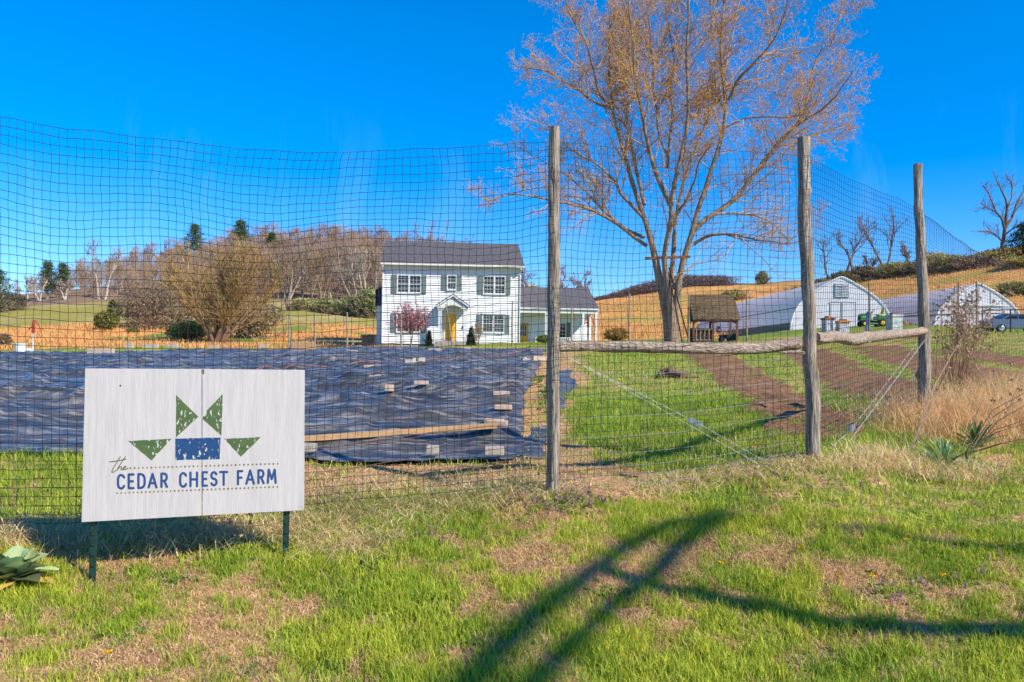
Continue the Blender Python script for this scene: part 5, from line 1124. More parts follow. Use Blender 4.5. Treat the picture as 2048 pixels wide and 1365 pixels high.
tree_thing('bare_shrub', 'small leafless shrub in front of the lower right house windows', 955, 59, 645, ((.30, .20, .13), (.34, .22, .14)), 75, cat_='shrub', stems=5, r0=.03, thick=.6, levels=2)
bush('forsythia_bush', 'low golden yellow bush right of the white wing', foot(1232, 60), 1.2, .55, 2600, .10, ((.42, .22, .02), (.30, .18, .04)), 77)
bush('porch_shrub', 'small round green shrub by the porch railing behind the first post', foot(1090, 60), .8, .35, 1200, .09, ((.12, .18, .03), (.2, .26, .04)), 78, cat_='shrub')
# golden willow-like tree
g = foot(436, 62, -.1); rg = np.random.default_rng(88); gt = thing('golden_tree', 'wide golden brown tree of fine upright twigs left of the house', 'tree', g); gt.scale = (1.22, 1.15, 1.16)
h = at(436, 478, 62)[2] - g[2]; st = 11
q0 = paths(rg.normal(0, .15, (st, 3)) * [1, 1, 0], np.c_[np.linspace(-.75, .75, st), rg.normal(0, .4, st), np.full(st, 1.1)], np.full(st, h * .72), 9, .09, .07, rg); R0 = np.full((st, 9), 1.) * np.linspace(.13, .03, 9)
S, D, L, rr, t = spawn(q0, R0, 17, .12, .65, .44, rg, upb=.32); q1 = paths(S, D, L, 7, .1, .10, rg); R1 = np.linspace(.035, .012, 7)[None] * np.ones((len(q1), 1))
S, D, L, rr, t = spawn(q1, R1, 9, .05, .5, .55, rg, upb=.2); q2 = paths(S, D, L, 5, .12, .03, rg)
S, D, L, rr, t = spawn(q2, np.full(q2.shape[:2], .01), 4, .1, .5, .6, rg, upb=.05); q3 = paths(S, D, L, 3, .12, -.02, rg)
V, FF = batch_tubes(q0, R0, 7); bulk('trunk', V, [FF], m_wood, gt, col=np.tile([.17, .10, .06], (len(V), 1)), smooth=True)
V, FF = cat([batch_tubes(q1, R1, 4), batch_tubes(q2, np.full(q2.shape[:2], .011), 3), batch_tubes(q3, np.full(q3.shape[:2], .009), 3)]); bulk('crown', V, FF, m_wood, gt, col=np.array([.38, .25, .10]) * rg.uniform(.8, 1.2, (len(V), 1)))
tips = q3.reshape(-1, 3); tips = tips[rg.random(len(tips)) < .10]; V, f_ = tri_leaves(tips, .05, rg); bulk('catkins', V, [f_], m_bud, gt, col=np.repeat(np.array([.60, .40, .07]) * rg.uniform(.7, 1.3, (len(tips), 1)), 3, 0))
# cedar shrubs on the left slope
for (u, d, vt, vb, rx, lb, sd, shp) in ((211, 76, 618, 682, 1.25, 'rounded olive green cedar bush in the orange field, largest of its group', 81, 'round'), (265, 74, 655, 683, .55, 'small olive cedar bush right of the largest one', 82, 'round'),
                           (224, 92, 600, 640, .9, 'dark cedar just above the largest cedar bush', 83, 'cone'), (258, 98, 606, 628, .5, 'small dark cedar high on the green slope', 84, 'cone'), (232, 100, 594, 625, 1.0, 'grey green bush at the top of the cedar group', 85, 'round')):
    g = at(u, vb, d); g = on_ground(g[0], g[1], -.1); h = at(u, vt, d)[2] - g[2]
    bush('cedar_bush', lb, g, rx, h / 2, 3600, .13, ((.14, .15, .035), (.22, .21, .05)) if sd not in (83, 84) else ((.07, .095, .03), (.11, .13, .04)), sd, 'cedar bushes on the left slope', shape=shp, clump=.5)
for i, (u, d, w_, h, c, lb) in enumerate(((298, 80, 5.5, 4.6, (.20, .145, .09), 'grey brown thicket at the foot of the slope left of the golden tree'), (352, 86, 6.0, 6.0, (.22, .17, .075), 'green brown thicket behind the left side of the golden tree'), (500, 72, 5.0, 3.6, (.21, .15, .085), 'brown thicket at the foot of the golden tree on its right'), (372, 66, 2.6, 1.2, (.16, .20, .05), 'low green shrub under the left side of the golden tree'),
                                        (10, 112, 5, 2.4, (.05, .06, .025), 'dark green hedge bush at the left edge of the hill'), (-40, 105, 6, 2.8, (.06, .07, .025), 'dark hedge bush crossing the left picture edge'), (6, 56, .9, .5, (.22, .17, .08), 'small brown bush at the far left edge of the field'))):
    bush('thicket_bush', lb, foot(u, d, -.1), w_ / 1.6, h / 2 + .3, 3800, .14, (c, tuple(a * 1.4 for a in c)), 300 + i, 'scrub bushes at the left of the field', spikes=70)
# woods: far-off mass of bare trees
rg = np.random.default_rng(21); protos = []
for s in range(6):
    r2 = np.random.default_rng(500 + s); lv = bare_tree(r2, 14, dens=1.3, thick=2.6, levels=3, r0=.24, up=.10); zs = 14 / max(q[..., 2].max() for q, _, _ in lv)
    a = cat([batch_tubes(q, r_, 3 if k < 7 else 5) for q, r_, k in lv])
    nw = 900; th_ = r2.uniform(0, 6.28, nw); hz = r2.random(nw) ** .8; rr_ = 3.6 * np.sqrt(r2.random(nw)) * np.sin(np.pi * np.clip(.12 + hz * .86, 0, 1)) ** .6; c_ = np.c_[np.cos(th_) * rr_, np.sin(th_) * rr_, (.12 + .86 * hz) * 14 / zs]
    dr_ = nrm_(np.c_[c_[:, :2] * .12, np.full(nw, 1.0)] + r2.normal(0, .35, (nw, 3))); sd_ = nrm_(np.cross(dr_, r2.normal(size=(nw, 3)))) * .035; tw = np.stack([c_ - sd_, c_ + sd_, c_ + dr_ * r2.uniform(.8, 1.9, nw)[:, None]], 1).reshape(-1, 3)
    i_ = np.arange(nw)[:, None] * 3 + len(a[0]); a = (np.vstack([a[0], tw]) * [1, 1, zs], [a[1][0], i_ + [0, 1, 2]]); nt0 = lv[0][0].shape[1] * 5; protos.append((a[0], a[1], nt0))
Vs, Cs, Fs, Ft, b = [], [], [], [], 0
sky_x = [-500, 0, 60, 150, 250, 330, 420, 480, 620, 740, 840, 960, 1080, 1200]; sky_v = [545, 570, 548, 520, 498, 482, 468, 452, 450, 452, 470, 490, 540, 560]
def add_tree(u, d, hh, col):
    global b
    V, FF, nt0 = protos[rg.integers(6)]; g = foot(u, d, -.3); a = rg.uniform(0, 6.28); s = hh / 14 * np.array([rg.uniform(.85, 1.2)] * 2 + [1.0]); c, sn = math.cos(a), math.sin(a)
    W = V * s; W = np.c_[W[:, 0] * c - W[:, 1] * sn, W[:, 0] * sn + W[:, 1] * c, W[:, 2]] + g
    cc = np.tile(col, (len(W), 1)) * rg.uniform(.85, 1.15); tk_ = np.zeros(len(W), bool); tk_[:nt0] = True
    cc[tk_] = np.array(GREY) * rg.uniform(.8, 1.5); Vs.append(W); Cs.append(cc); Fs.append(FF[0] + b); Ft.append(FF[1] + b); b += len(W)
for row, d in enumerate((141, 148, 156, 166, 178, 194)):
    for u in np.arange(-330, 1010, 24 - row * .8):
        if u > 760 and row < 2: continue
        uu = u + rg.uniform(-12, 12); dd = d + rg.uniform(-5, 5)
        g = foot(uu, dd); vt = np.interp(uu, sky_x, sky_v) + (5 - row) * 9 + rg.uniform(-6, 12); h = at(uu, vt, dd)[2] - g[2]
        if h < 2.0: continue
        m_ = rg.random(); col = np.array(MAUVE) if m_ < .55 else (np.array([.38, .26, .14]) if m_ < .8 else np.array([.30, .22, .18]))
        add_tree(uu, dd, min(h, 19), col)
tag(bulk('woods', np.vstack(Vs), [np.vstack(Fs), np.vstack(Ft)], m_wood, col=np.vstack(Cs)), 'brown leafless woods covering the hillside left of the house', 'woods', kind='stuff')
# trees that stand out
spec = [
 (52, 138, 550, WHT, 'pale trunked bare tree farthest left at the edge of the woods', (.1, 0), 1, 401), (78, 138, 548, WHT, 'second pale branching bare tree from the left on the hill edge', (-.1, 0), 2, 402),
 (128, 137, 552, WHT, 'spreading white limbed tree leaning both ways on the green hill crest', (-.3, 0), 3, 403), (195, 137, 472, GREY, 'tall grey bare tree rising over the low left woods', (-.25, 0), 1, 404),
 (208, 137, 486, WHT, 'tall pale tree leaning right over the low left woods', (.3, 0), 1, 405), (730, 128, 462, WHT, 'tall white trunked tree just left of the farmhouse roof', (-.12, 0), 2, 406),
 (706, 122, 470, GREY, 'dark forked bare tree left of the farmhouse', (-.1, 0), 2, 407), (575, 118, 486, (.33, .26, .20), 'grey spreading bare tree between golden tree and farmhouse', (.1, 0), 3, 408),
 (640, 140, 470, BRN, 'slender brown bare tree above the scrub left of the house', (0, 0), 1, 409),
 (800, 150, 462, (.40, .31, .25), 'pale thin bare tree above the left end of the house roof', (0, 0), 1, 410), (866, 150, 433, (.34, .25, .20), 'tall bare tree above the middle of the house roof', (0, 0), 2, 411),
 (903, 150, 436, (.38, .29, .22), 'tall pale bare tree right of the one above the roof middle', (0, 0), 1, 412), (932, 150, 470, (.34, .25, .20), 'lower bare tree above the right half of the roof', (0, 0), 1, 413),
 (1063, 120, 530, (.30, .19, .14), 'bare tree between the house and the first fence post', (0, 0), 2, 414), (1130, 118, 528, (.34, .22, .17), 'bare tree above the white wing roof right of the first post', (0, 0), 2, 415), (1165, 125, 548, (.30, .19, .14), 'low bare tree at the right end of the wing roof', (0, 0), 1, 416)]
for (u, d, vt, c, lb, ln, stx, sd) in spec:
    tree_thing('bare_tree', lb, u, d, vt, (c, tuple(a * .85 for a in c) if c is not WHT else (.40, .31, .25)), sd, 'bare trees standing out of the left woods', lean=ln, stems=stx, thick=2.6, dens=1.1, r0=.20, crook=.13)
spec = [
 (1660, 120, 462, (.20, .15, .11), 'small bare tree nearest the second fence post on the ridge', (-.15, 0), 1, 421), (1686, 122, 430, (.22, .15, .12), 'tall crooked bare tree above the greenhouse vent', (.12, 0), 1, 422),
 (1708, 120, 452, (.20, .15, .12), 'bare tree just right of the tall crooked one on the ridge', (-.05, 0), 1, 423), (1770, 122, 408, (.20, .15, .12), 'two stemmed bare tree left of the third fence post', (.12, 0), 2, 424),
 (1738, 124, 500, (.26, .18, .14), 'low bare sapling between the ridge trees', (0, 0), 2, 426), (1820, 122, 480, (.28, .2, .16), 'pale bare sapling beside the third fence post', (0, 0), 2, 427)]
for (u, d, vt, c, lb, ln, stx, sd) in spec:
    tree_thing('bare_tree', lb, u, d, vt, (c, tuple(a * .95 for a in c)), sd, 'bare trees along the right ridge', lean=ln, stems=stx, thick=1.6, dens=1.1 if sd != 425 else 1.9, r0=.24 if sd != 425 else .42, crook=.10 if sd != 425 else .06).scale = (1, 1, 1) if sd != 425 else (1.15, 1.1, 1)
g = foot(2004, 112, -.3); ht = thing('bare_tree', 'large dark bare tree on the hilltop at the right', 'tree', g, 0, 'bare trees along the right ridge')
LT = [([(2004, 530), (2004, 500), (2008, 470), (2013, 440), (2014, 415), (2010, 395), (1998, 372), (1990, 352)], [11, 9, 8, 7, 5, 4, 3, 2], (72, 73)), ([(2010, 462), (2004, 440), (1994, 425), (1984, 405), (1978, 385), (1966, 372)], [6, 5, 4, 3, 3, 2], (72, 70)),
      ([(2011, 455), (2024, 435), (2034, 410), (2042, 390), (2056, 374), (2062, 355)], [7, 6, 5, 4, 3, 2], (72, 74)), ([(2006, 485), (1990, 468), (1976, 462), (1960, 463)], [4, 3, 2, 2], (72, 71)), ([(2014, 420), (2024, 395), (2024, 370), (2014, 350)], [4, 3, 3, 2], (72, 75)),
      ([(2010, 470), (2028, 456), (2048, 448), (2064, 440)], [4, 3, 2, 2], (72, 70)), ([(1994, 425), (1976, 418), (1962, 406)], [3, 2, 2], (72, 69))]
rg = np.random.default_rng(9); pl_ = [limb(*a) for a in LT]; V, FF = cat([batch_tubes(p[None], r_[None], 7) for p, r_ in pl_]); bulk('trunk', V - g, FF, m_wood, ht, col=np.tile([.15, .11, .085], (len(V), 1)), smooth=True)
S, D, L, rr, t = spawn(np.stack([p for p, _ in pl_]), np.stack([r_ for _, r_ in pl_]), 16, .15, .75, .3, rg, upb=.15, lens=np.full(7, 7.5)); q1 = paths(S, D, np.clip(L, .8, 2.4), 6, .14, .04, rg); R1 = np.linspace(.04, .02, 6)[None] * np.ones((len(q1), 1))
S, D, L, rr, t = spawn(q1, R1, 5, .2, .7, .5, rg, upb=.05); q2 = paths(S, D, L, 4, .15, .02, rg); V, FF = cat([batch_tubes(q1, R1, 4), batch_tubes(q2, np.full(q2.shape[:2], .016), 3)]); bulk('crown', V - g, FF, m_wood, ht, col=np.tile([.17, .125, .10], (len(V), 1)))
def pine(u, d, vt, vb, wd, label, seed, name='pine_tree', col=((.06, .10, .03), (.12, .17, .05)), group='dark pines above the woods'):
    g = foot(u, d, -.2); zt = at(u, vt, d)[2]; zb = at(u, vb, d)[2]; h = zt - g[2]; rg = np.random.default_rng(seed); t = thing(name, label, 'pine tree', g, 0, group)
    MB().tube([(0, 0, 0), (0, 0, h * .96)], [.28, .05], 8).build('trunk', m_bark, t)
    C = []; nb = 60; z0 = max(zb - g[2], h * .15)
    for i in range(nb):
        k = i / nb; z = z0 + (h - z0) * k; a = i * 2.4 + rg.uniform(-.4, .4); L = wd / 2 * (1 - k) ** .55 * rg.uniform(.55, 1.25) + .3
        s = rg.random(70) ** .7; p = np.c_[np.cos(a) * L * s, np.sin(a) * L * s, z + s * .25 * L + 0 * s] + rg.normal(0, .22, (70, 3)) * [1, 1, .6]; C.append(p)
    C = np.vstack(C); V, f_ = tri_leaves(C, .20, rg, aspect=.25); m_ = rg.random(len(C))[:, None]; bulk('crown', V, [f_], m_leaf, t, col=np.repeat(np.asarray(col[0]) * (1 - m_) + np.asarray(col[1]) * m_, 3, 0))
pine(386, 172, 449, 500, 4.6, 'dark pine standing above the woods, left one of the upper pair', 1); pine(477, 176, 441, 482, 4.4, 'dark pine on top of the woods above the golden tree', 2)
pine(540, 165, 466, 510, 2.6, 'thin green conifer in the woods right of the upper pines', 3); pine(92, 150, 524, 585, 3.6, 'dark green pine behind the pale trunked trees at left', 4); pine(122, 150, 528, 585, 3.6, 'green pine right of the other behind the pale trunked trees', 5)
pine(-8, 150, 540, 600, 5.5, 'green pine cut by the left picture edge', 6); pine(2052, 104, 448, 545, 5.2, 'dark evergreen tree cut by the right picture edge on the hilltop', 7, 'evergreen_tree', ((.02, .035, .015), (.04, .06, .02)), None)
# scrub along field edges
k_ = 0
for (u, d, w_, h, c, lb) in ((610, 118, 5, 2, (.20, .18, .07), 'dark green scrub left part of the row behind the orange field'), (655, 115, 5, 2.6, (.13, .13, .05), 'dark green scrub middle of the row behind the orange field'), (700, 112, 5, 3.2, (.12, .13, .05), 'dark scrub right part of the row beside the house'), (740, 110, 5, 4.6, (.13, .14, .05), 'green scrub touching the house\'s left side'),
                           (1058, 100, 5, 6.0, (.20, .19, .05), 'olive green tree crown behind the wing roof left of the first post'), (1600, 120, 3, 1.6, (.18, .14, .05), 'low olive bush on the crest left of the second post'), (1524, 146, 2.6, 2.6, (.12, .13, .07), 'small round bush alone on the skyline right of the big tree'),
                           (1645, 118, 5, 3.4, (.09, .085, .03), 'dark olive bush on the ridge behind the second fence post'), (1690, 119, 5, 3.6, (.09, .08, .03), 'dark olive bush on the ridge behind the greenhouse peak'), (1728, 119, 4.5, 4.4, (.07, .06, .03), 'dark brown green bush in the gap of the ridge trees'),
                           (1798, 116, 7, 4.2, (.14, .13, .035), 'olive bush on the ridge left of the third post'), (1870, 112, 6, 5.4, (.20, .17, .05), 'golden green bush on the ridge right of the third post'), (1908, 108, 6, 4.2, (.14, .13, .04), 'green brown bush on the right ridge under the netting'), (1950, 106, 7, 3.6, (.11, .085, .05), 'dark tangled brush below the hilltop tree'), (1998, 105, 6, 4.2, (.15, .12, .04), 'olive brown brush right below the hilltop tree'), (2048, 100, 6, 2.6, (.14, .12, .04), 'brush at the right picture edge on the hillside'),
                           (2036, 84, 4, 2.6, (.12, .12, .03), 'green bush at the right edge beside the second greenhouse'), (1470, 120, 4, 1.7, (.2, .16, .05), 'green brown bush on the orange hill right of the playhouse roof')):
    k_ += 1; bush('scrub_bush', lb, foot(u, d, -.3), w_ / 2 * (1.15 if u > 1590 else 1), h / 2 * (.55 if u > 1590 else 1) + .15, 4200, .20, (tuple(a * 1.9 for a in c), tuple(a * 3.0 for a in c)), 700 + k_, 'scrub bushes along the far field edges', ry=w_ / 2.6, clump=.58, spikes=90)
# brown brush on the crest behind the tree
n = 26000; u = rg.uniform(1170, 1460, n); p = np.array([at(a, 600, 148)[:2] for a in np.linspace(1170, 1460, 60)]); k = (u - 1170) / 290 * 59; i = np.clip(k.astype(int), 0, 58)
XY = p[i] + (p[i + 1] - p[i]) * (k - i)[:, None] + rg.normal(0, 1.2, (n, 2)); hh = 1.7 * sstep(1180, 1330, u) * (.5 + fbm(u * .03, u * 0, 5)) + .3
C = np.c_[XY, ground(XY[:, 0], XY[:, 1]) + rg.random(n) * hh]; V, f_ = tri_leaves(C, .22, rg, aspect=.18)
tag(bulk('brush', V, [f_], m_leaf, col=np.repeat(np.array([.19, .11, .085]) * rg.uniform(.7, 1.3, (n, 1)), 3, 0)), 'brown brush along the hilltop behind the big tree', 'brush', kind='stuff')

# ------------------------------------------------------------------ bare tree beside the camera that throws the shadow in front
rgs = np.random.default_rng(31); SH = []
def lift(pts, t0, t1):
    q = []; n = len(pts)
    for i, (u, v) in enumerate(pts):
        g = G(u, v); t = t0 + (t1 - t0) * i / (n - 1); q.append(g + np.array([-LX, -LY, -LZ]) * t)
    return np.array(q)
def dense(q, n):
    k = np.linspace(0, 1, len(q)); t = np.linspace(0, 1, n); return np.stack([np.interp(t, k, q[:, j]) for j in range(3)], 1)
st_base = on_ground(12.5, -3.4, -.2); st_ = thing('shade_tree', 'gnarled bare tree standing right beside the viewer, its branches shading the front grass', 'tree', st_base)
main = lift([(2260, 1262), (2048, 1264), (1800, 1262), (1640, 1252), (1500, 1218), (1380, 1192), (1290, 1168), (1215, 1140)], 5.0, 6.3)
trunk = np.array([st_base, st_base + [-.3, .1, 1.6], st_base + [-1.0, .6, 3.2], st_base + [-2.6, 1.8, 4.5], main[0]])
Abr = lift([(1290, 1165), (1340, 1110), (1390, 1065), (1440, 1040)], 6.2, 6.8)
A2 = lift([(1290, 1165), (1230, 1205), (1160, 1280), (1080, 1350), (1010, 1410)], 6.2, 6.9)
A3 = lift([(1440, 1036), (1330, 1052), (1240, 1105), (1160, 1165), (1060, 1245), (980, 1320), (900, 1400)], 6.8, 7.6)
D4 = lift([(1740, 1072), (1660, 1070), (1590, 1056)], 5.4, 6.0); D4b = np.vstack([trunk[3] + [-.5, .4, .5], trunk[3] + [-1.6, 1.0, 1.0] , D4])
D4b = np.vstack([trunk[3], (trunk[3] + D4[0]) / 2 + [0.3, .6, .3], D4])
prt = [batch_tubes(dense(trunk, 20)[None], np.linspace(.26, .09, 20)[None], 10), batch_tubes(dense(main, 30)[None], np.linspace(.085, .06, 30)[None], 8), batch_tubes(dense(Abr, 14)[None], np.linspace(.05, .06, 14)[None], 7),
       batch_tubes(dense(A2, 20)[None], np.linspace(.045, .06, 20)[None], 7), batch_tubes(dense(A3, 30)[None], np.linspace(.045, .075, 30)[None], 7), batch_tubes(dense(D4b, 20)[None], np.linspace(.06, .018, 20)[None], 6)]
upw = dense(np.array([trunk[2], trunk[2] + [.6, -.5, 2.0], trunk[2] + [1.6, -1.2, 4.2]]), 14); prt.append(batch_tubes(upw[None], np.linspace(.14, .04, 14)[None], 8))
V, FF = cat(prt); V = V + rgs.normal(0, .004, V.shape); bulk('trunk', V - st_base, FF, m_bark, st_, smooth=True)
Sx, Dx, Lx, rx_, tx = spawn(upw[None], np.full((1, 14), .05), 16, .2, .7, .5, rgs, upb=.3); q = paths(Sx, Dx + [.5, -.3, 0], Lx, 6, .15, .1, rgs); V, FF = batch_tubes(q, np.linspace(.03, .008, 6)[None] * np.ones((len(q), 1)), 5)
bulk('branches', V - st_base, [FF], m_limb, st_)

# ------------------------------------------------------------------ grass
sheet_poly = [tuple(G(*p)[:2]) for p in near] + [tuple(G(*p, 60)[:2]) for p in reversed(farr)]
def blades(x, y, h, wd, lean, col, rg, face=None, dz=0, curl=1.0):
    n = len(x); z = ground(x, y) + dz; a = rg.uniform(0, 2 * math.pi, n); ld = np.c_[np.cos(a), np.sin(a)]; f2 = rg.uniform(0, math.pi, n)
    sx_ = np.c_[np.cos(f2), np.sin(f2), np.zeros(n)] * wd[:, None] / 2; B = np.c_[x, y, z - .008]; ln = (lean * h)[:, None]
    up1 = np.sqrt(np.clip(1 - (lean * .45) ** 2, .05, 1)) * h * .55; up2 = h * np.clip(1 - .5 * lean ** 1.6 * curl, .06, 1)
    M_ = B + np.c_[ld * ln * .38, up1]; T = B + np.c_[ld * ln, up2]
    V = np.stack([B - sx_, B + sx_, M_ - sx_ * .8, M_ + sx_ * .8, T], 1).reshape(-1, 3); i = np.arange(n)[:, None] * 5
    return V, [i + [0, 1, 3, 2], i + [2, 3, 4]], np.repeat(col, 5, 0)
m_grass = P('grass_blades', (1, 1, 1), rough=.6, spec=.25, attr='col', var=.15, vscale=4, trans=.35)
rg = np.random.default_rng(77)
def scatter(n, r0, r1, a0=-36.5, a1=36.5):
    r_ = np.sqrt(rg.uniform(r0 ** 2, r1 ** 2, n)); a = np.radians(rg.uniform(a0, a1, n)); return r_ * np.sin(a), r_ * np.cos(a)
def turf(name, n, r0, r1, hr, wr, label, dryf=.5):
    x, y = scatter(n, r0, r1); cl = fbm(x * 9, y * 9, 61, 3); k = ~inpoly(x, y, sheet_poly) & (y > 2.3); x, y, cl = x[k], y[k], cl[k]
    _, gr, dry, soil, lush = props(x, y); gr = np.where((lush > 0) & (soil < .4), np.maximum(gr, .55), gr); u_ = rg.random(len(x)); isg = u_ < gr * (.36 + .9 * sstep(.38, .58, cl)) * (1 + lush * .6); isd = (~isg) & (u_ < .35 + .6 * dry) & (soil < .5) & (rg.random(len(x)) < dryf)
    big = fbm(x * 1.9, y * 1.9, 67); k = isg | isd; x, y, isg, cl, big, lush = x[k], y[k], isg[k], cl[k], big[k], lush[k]; n = len(x)
    h = rg.uniform(*hr, n) * (.55 + .9 * big) * np.where(isg, 1, .75) * (1 + lush * .3); lean = np.where(isg, rg.uniform(.1, .8, n), rg.uniform(.6, 1.6, n)); wd = rg.uniform(*wr, n)
    m_ = rg.random(n)[:, None]; hue = sstep(.35, .65, fbm(x * 2.7, y * 2.7, 71))[:, None]
    g1 = np.array([.30, .42, .035]); g2 = np.array([.66, .62, .07]); g3 = np.array([.11, .25, .03])
    cg = g1 * (1 - m_) + g2 * m_; cg = cg * (1 - hue * .5) + (g3 * (1 - m_) + g1 * m_) * hue * .5; cg = np.where(lush[:, None] > 0, cg * [.82, .92, .9], cg)
    cdry = np.array([.80, .58, .30]) * (1 - m_) + np.array([.52, .32, .17]) * m_
    c = np.where(isg[:, None], cg, cdry) * rg.uniform(.8, 1.2, (n, 1))
    V, FF, cc = blades(x, y, h, wd, lean, c, rg); tag(bulk(name, V, FF, m_grass, col=cc), label, 'grass', kind='stuff')
turf('grass', 250000, 2.9, 5.4, (.03, .085), (.003, .0055), 'patchy short green grass with dead thatch on the roadside bank', .95)
turf('grass', 170000, 5.4, 11, (.03, .085), (.005, .009), 'green garden grass just beyond the fence posts', .6)
turf('grass', 230000, 11, 46, (.035, .08), (.008, .02), 'grass of the distant garden rows and house yard', .5)
# tall orange sedge on the far slopes (tufts)
n = 90000; r_ = rg.uniform(50, 140, n); a = np.radians(rg.uniform(-37, 37, n)); x, y = r_ * np.sin(a), r_ * np.cos(a); c, *_ = props(x, y); k = (c[:, 0] > .42) & (c[:, 2] < .13); x, y, c = x[k], y[k], c[k]; n = len(x)
V, FF, cc = blades(x, y, rg.uniform(.2, .5, n), rg.uniform(.04, .10, n), rg.uniform(.1, .7, n), np.array([.72, .40, .14]) * rg.uniform(.8, 1.15, (n, 1)), rg)
tag(bulk('sedge_grass', V, FF, m_grass, col=cc), 'tall orange dry sedge grass on the far slopes', 'grass', kind='stuff')
# straw: arching dead grass along the fence
def along(pts, n, sp):
    g = np.array([G(*p) for p in pts]); k = rg.uniform(0, len(g) - 1, n); i = np.minimum(k.astype(int), len(g) - 2); q = g[i] + (g[i + 1] - g[i]) * (k - i)[:, None]; return q[:, 0] + rg.normal(0, sp, n), q[:, 1] + rg.normal(0, sp, n)
VV, CC, FA, b_ = [], [], [], 0; FQ = []
for pts, n, sp, hr, ln, green in (([(1290, 985), (1380, 968), (1480, 950), (1580, 938), (1660, 933), (1740, 935)], 2700, .10, (.07, .18), (.8, 2.0), .18), ([(640, 1010), (760, 1040), (880, 1020), (980, 1000), (1060, 990)], 3200, .12, (.08, .20), (.8, 2.0), .45),
                            ([(600, 1040), (640, 1080), (700, 1100), (780, 1080)], 1900, .10, (.07, .18), (.8, 2.0), .1), ([(1830, 860), (1900, 850), (1980, 850), (2060, 850), (2160, 850)], 7000, .32, (.14, .40), (.3, 1.3), .02), ([(1950, 830), (2010, 815), (2080, 800), (2180, 790)], 3600, .35, (.2, .55), (.2, 1.1), .02),
                            ([(1720, 930), (1800, 935), (1860, 940)], 1100, .12, (.08, .26), (.3, 1.5), .15), ([(1830, 950), (1900, 955), (1960, 945)], 900, .10, (.08, .2), (.4, 1.5), .3), ([(0, 1080), (180, 1085), (360, 1085), (560, 1075)], 3500, .12, (.08, .22), (.6, 1.8), .1), ([(560, 985), (800, 990), (1000, 980), (1090, 985)], 2400, .2, (.05, .16), (.6, 1.8), .1)):
    x, y = along(pts, n, sp); lean = rg.uniform(*ln, n); m_ = rg.random(n)[:, None]
    c = np.where(rg.random(n)[:, None] < green, np.array([.30, .40, .06]), (np.array([.92, .74, .42]) * m_ + np.array([.78, .54, .27]) * (1 - m_)) * ([.92, .80, .70] if sp > .3 else [1, 1, 1])) * rg.uniform(.75, 1.2, (n, 1))
    V, FF, cc = blades(x, y, rg.uniform(*hr, n), rg.uniform(.0035, .0065, n), lean, c, rg); VV.append(V); CC.append(cc); FQ.append(FF[0] + b_); FA.append(FF[1] + b_); b_ += len(V)
tag(bulk('dry_grass', np.vstack(VV), [np.vstack(FQ), np.vstack(FA)], m_grass, col=np.vstack(CC)), 'long arching straw coloured dead grass along the fence line', 'dry grass', kind='stuff')
# broad-leaved weeds
VV, CC, FA, b_ = [], [], [], 0
def rosette(x, y, n, L, wd, cols, up=(.15, .9)):
    global b_
    z = float(ground(np.array([x]), np.array([y]))[0]); a = rg.uniform(0, 2 * math.pi, n); e = rg.uniform(*up, n); l = L * rg.uniform(.6, 1.1, n); dr = np.c_[np.cos(a) * np.cos(e), np.sin(a) * np.cos(e), np.sin(e)]; sd = np.c_[-np.sin(a), np.cos(a), np.zeros(n)] * (wd * rg.uniform(.7, 1.2, n))[:, None] / 2
    o = np.array([x, y, z]) + rg.normal(0, L * .12, (n, 3)) * [1, 1, .1]; M1 = o + dr * l[:, None] * .5; T = o + dr * l[:, None] + [0, 0, -.01]; T[:, 2] -= l * .18
    V = np.stack([o, M1 - sd, T, M1 + sd], 1).reshape(-1, 3); i = np.arange(n)[:, None] * 4; VV.append(V); FA.append(i + [0, 1, 2, 3] + b_); b_ += len(V)
    m_ = rg.random((n, 1)); CC.append(np.repeat((np.array(cols[0]) * m_ + np.array(cols[1]) * (1 - m_)) * rg.uniform(.8, 1.2, (n, 1)), 4, 0))
WG_ = ((.17, .34, .04), (.10, .22, .03))
for (u, v, n, su, sv) in ((745, 1130, 34, 45, 22), (830, 1200, 14, 40, 14), (655, 1345, 26, 40, 22), (500, 1350, 14, 40, 12), (440, 1120, 40, 90, 22), (330, 1160, 26, 80, 20), (1130, 1010, 60, 90, 22), (1700, 1340, 22, 60, 14), (1900, 1110, 16, 60, 16), (1750, 1190, 30, 80, 30), (1840, 950, 18, 50, 12), (520, 1090, 26, 70, 16), (1230, 1180, 14, 50, 20), (930, 1290, 16, 50, 25), (220, 1260, 16, 70, 40), (1980, 1290, 14, 60, 30),
                          (1090, 800, 26, 14, 26), (1075, 760, 16, 14, 12), (1560, 770, 14, 20, 8), (1480, 790, 18, 30, 8), (1960, 690, 20, 60, 6)):
    for _ in range(int(n * 1.7)):
        g = G(float(np.clip(rg.normal(u, su * .5), -200, 2250)), min(rg.normal(v, sv * .5), 1450)); s = .045 if v > 940 else .07; rosette(g[0], g[1], 9, s, s * .42, WG_)
tag(bulk('weeds', np.vstack(VV), [np.vstack(FA)], m_grass, col=np.vstack(CC)), 'scattered broad leaved green weeds in the patchy grass', 'weeds', kind='stuff')
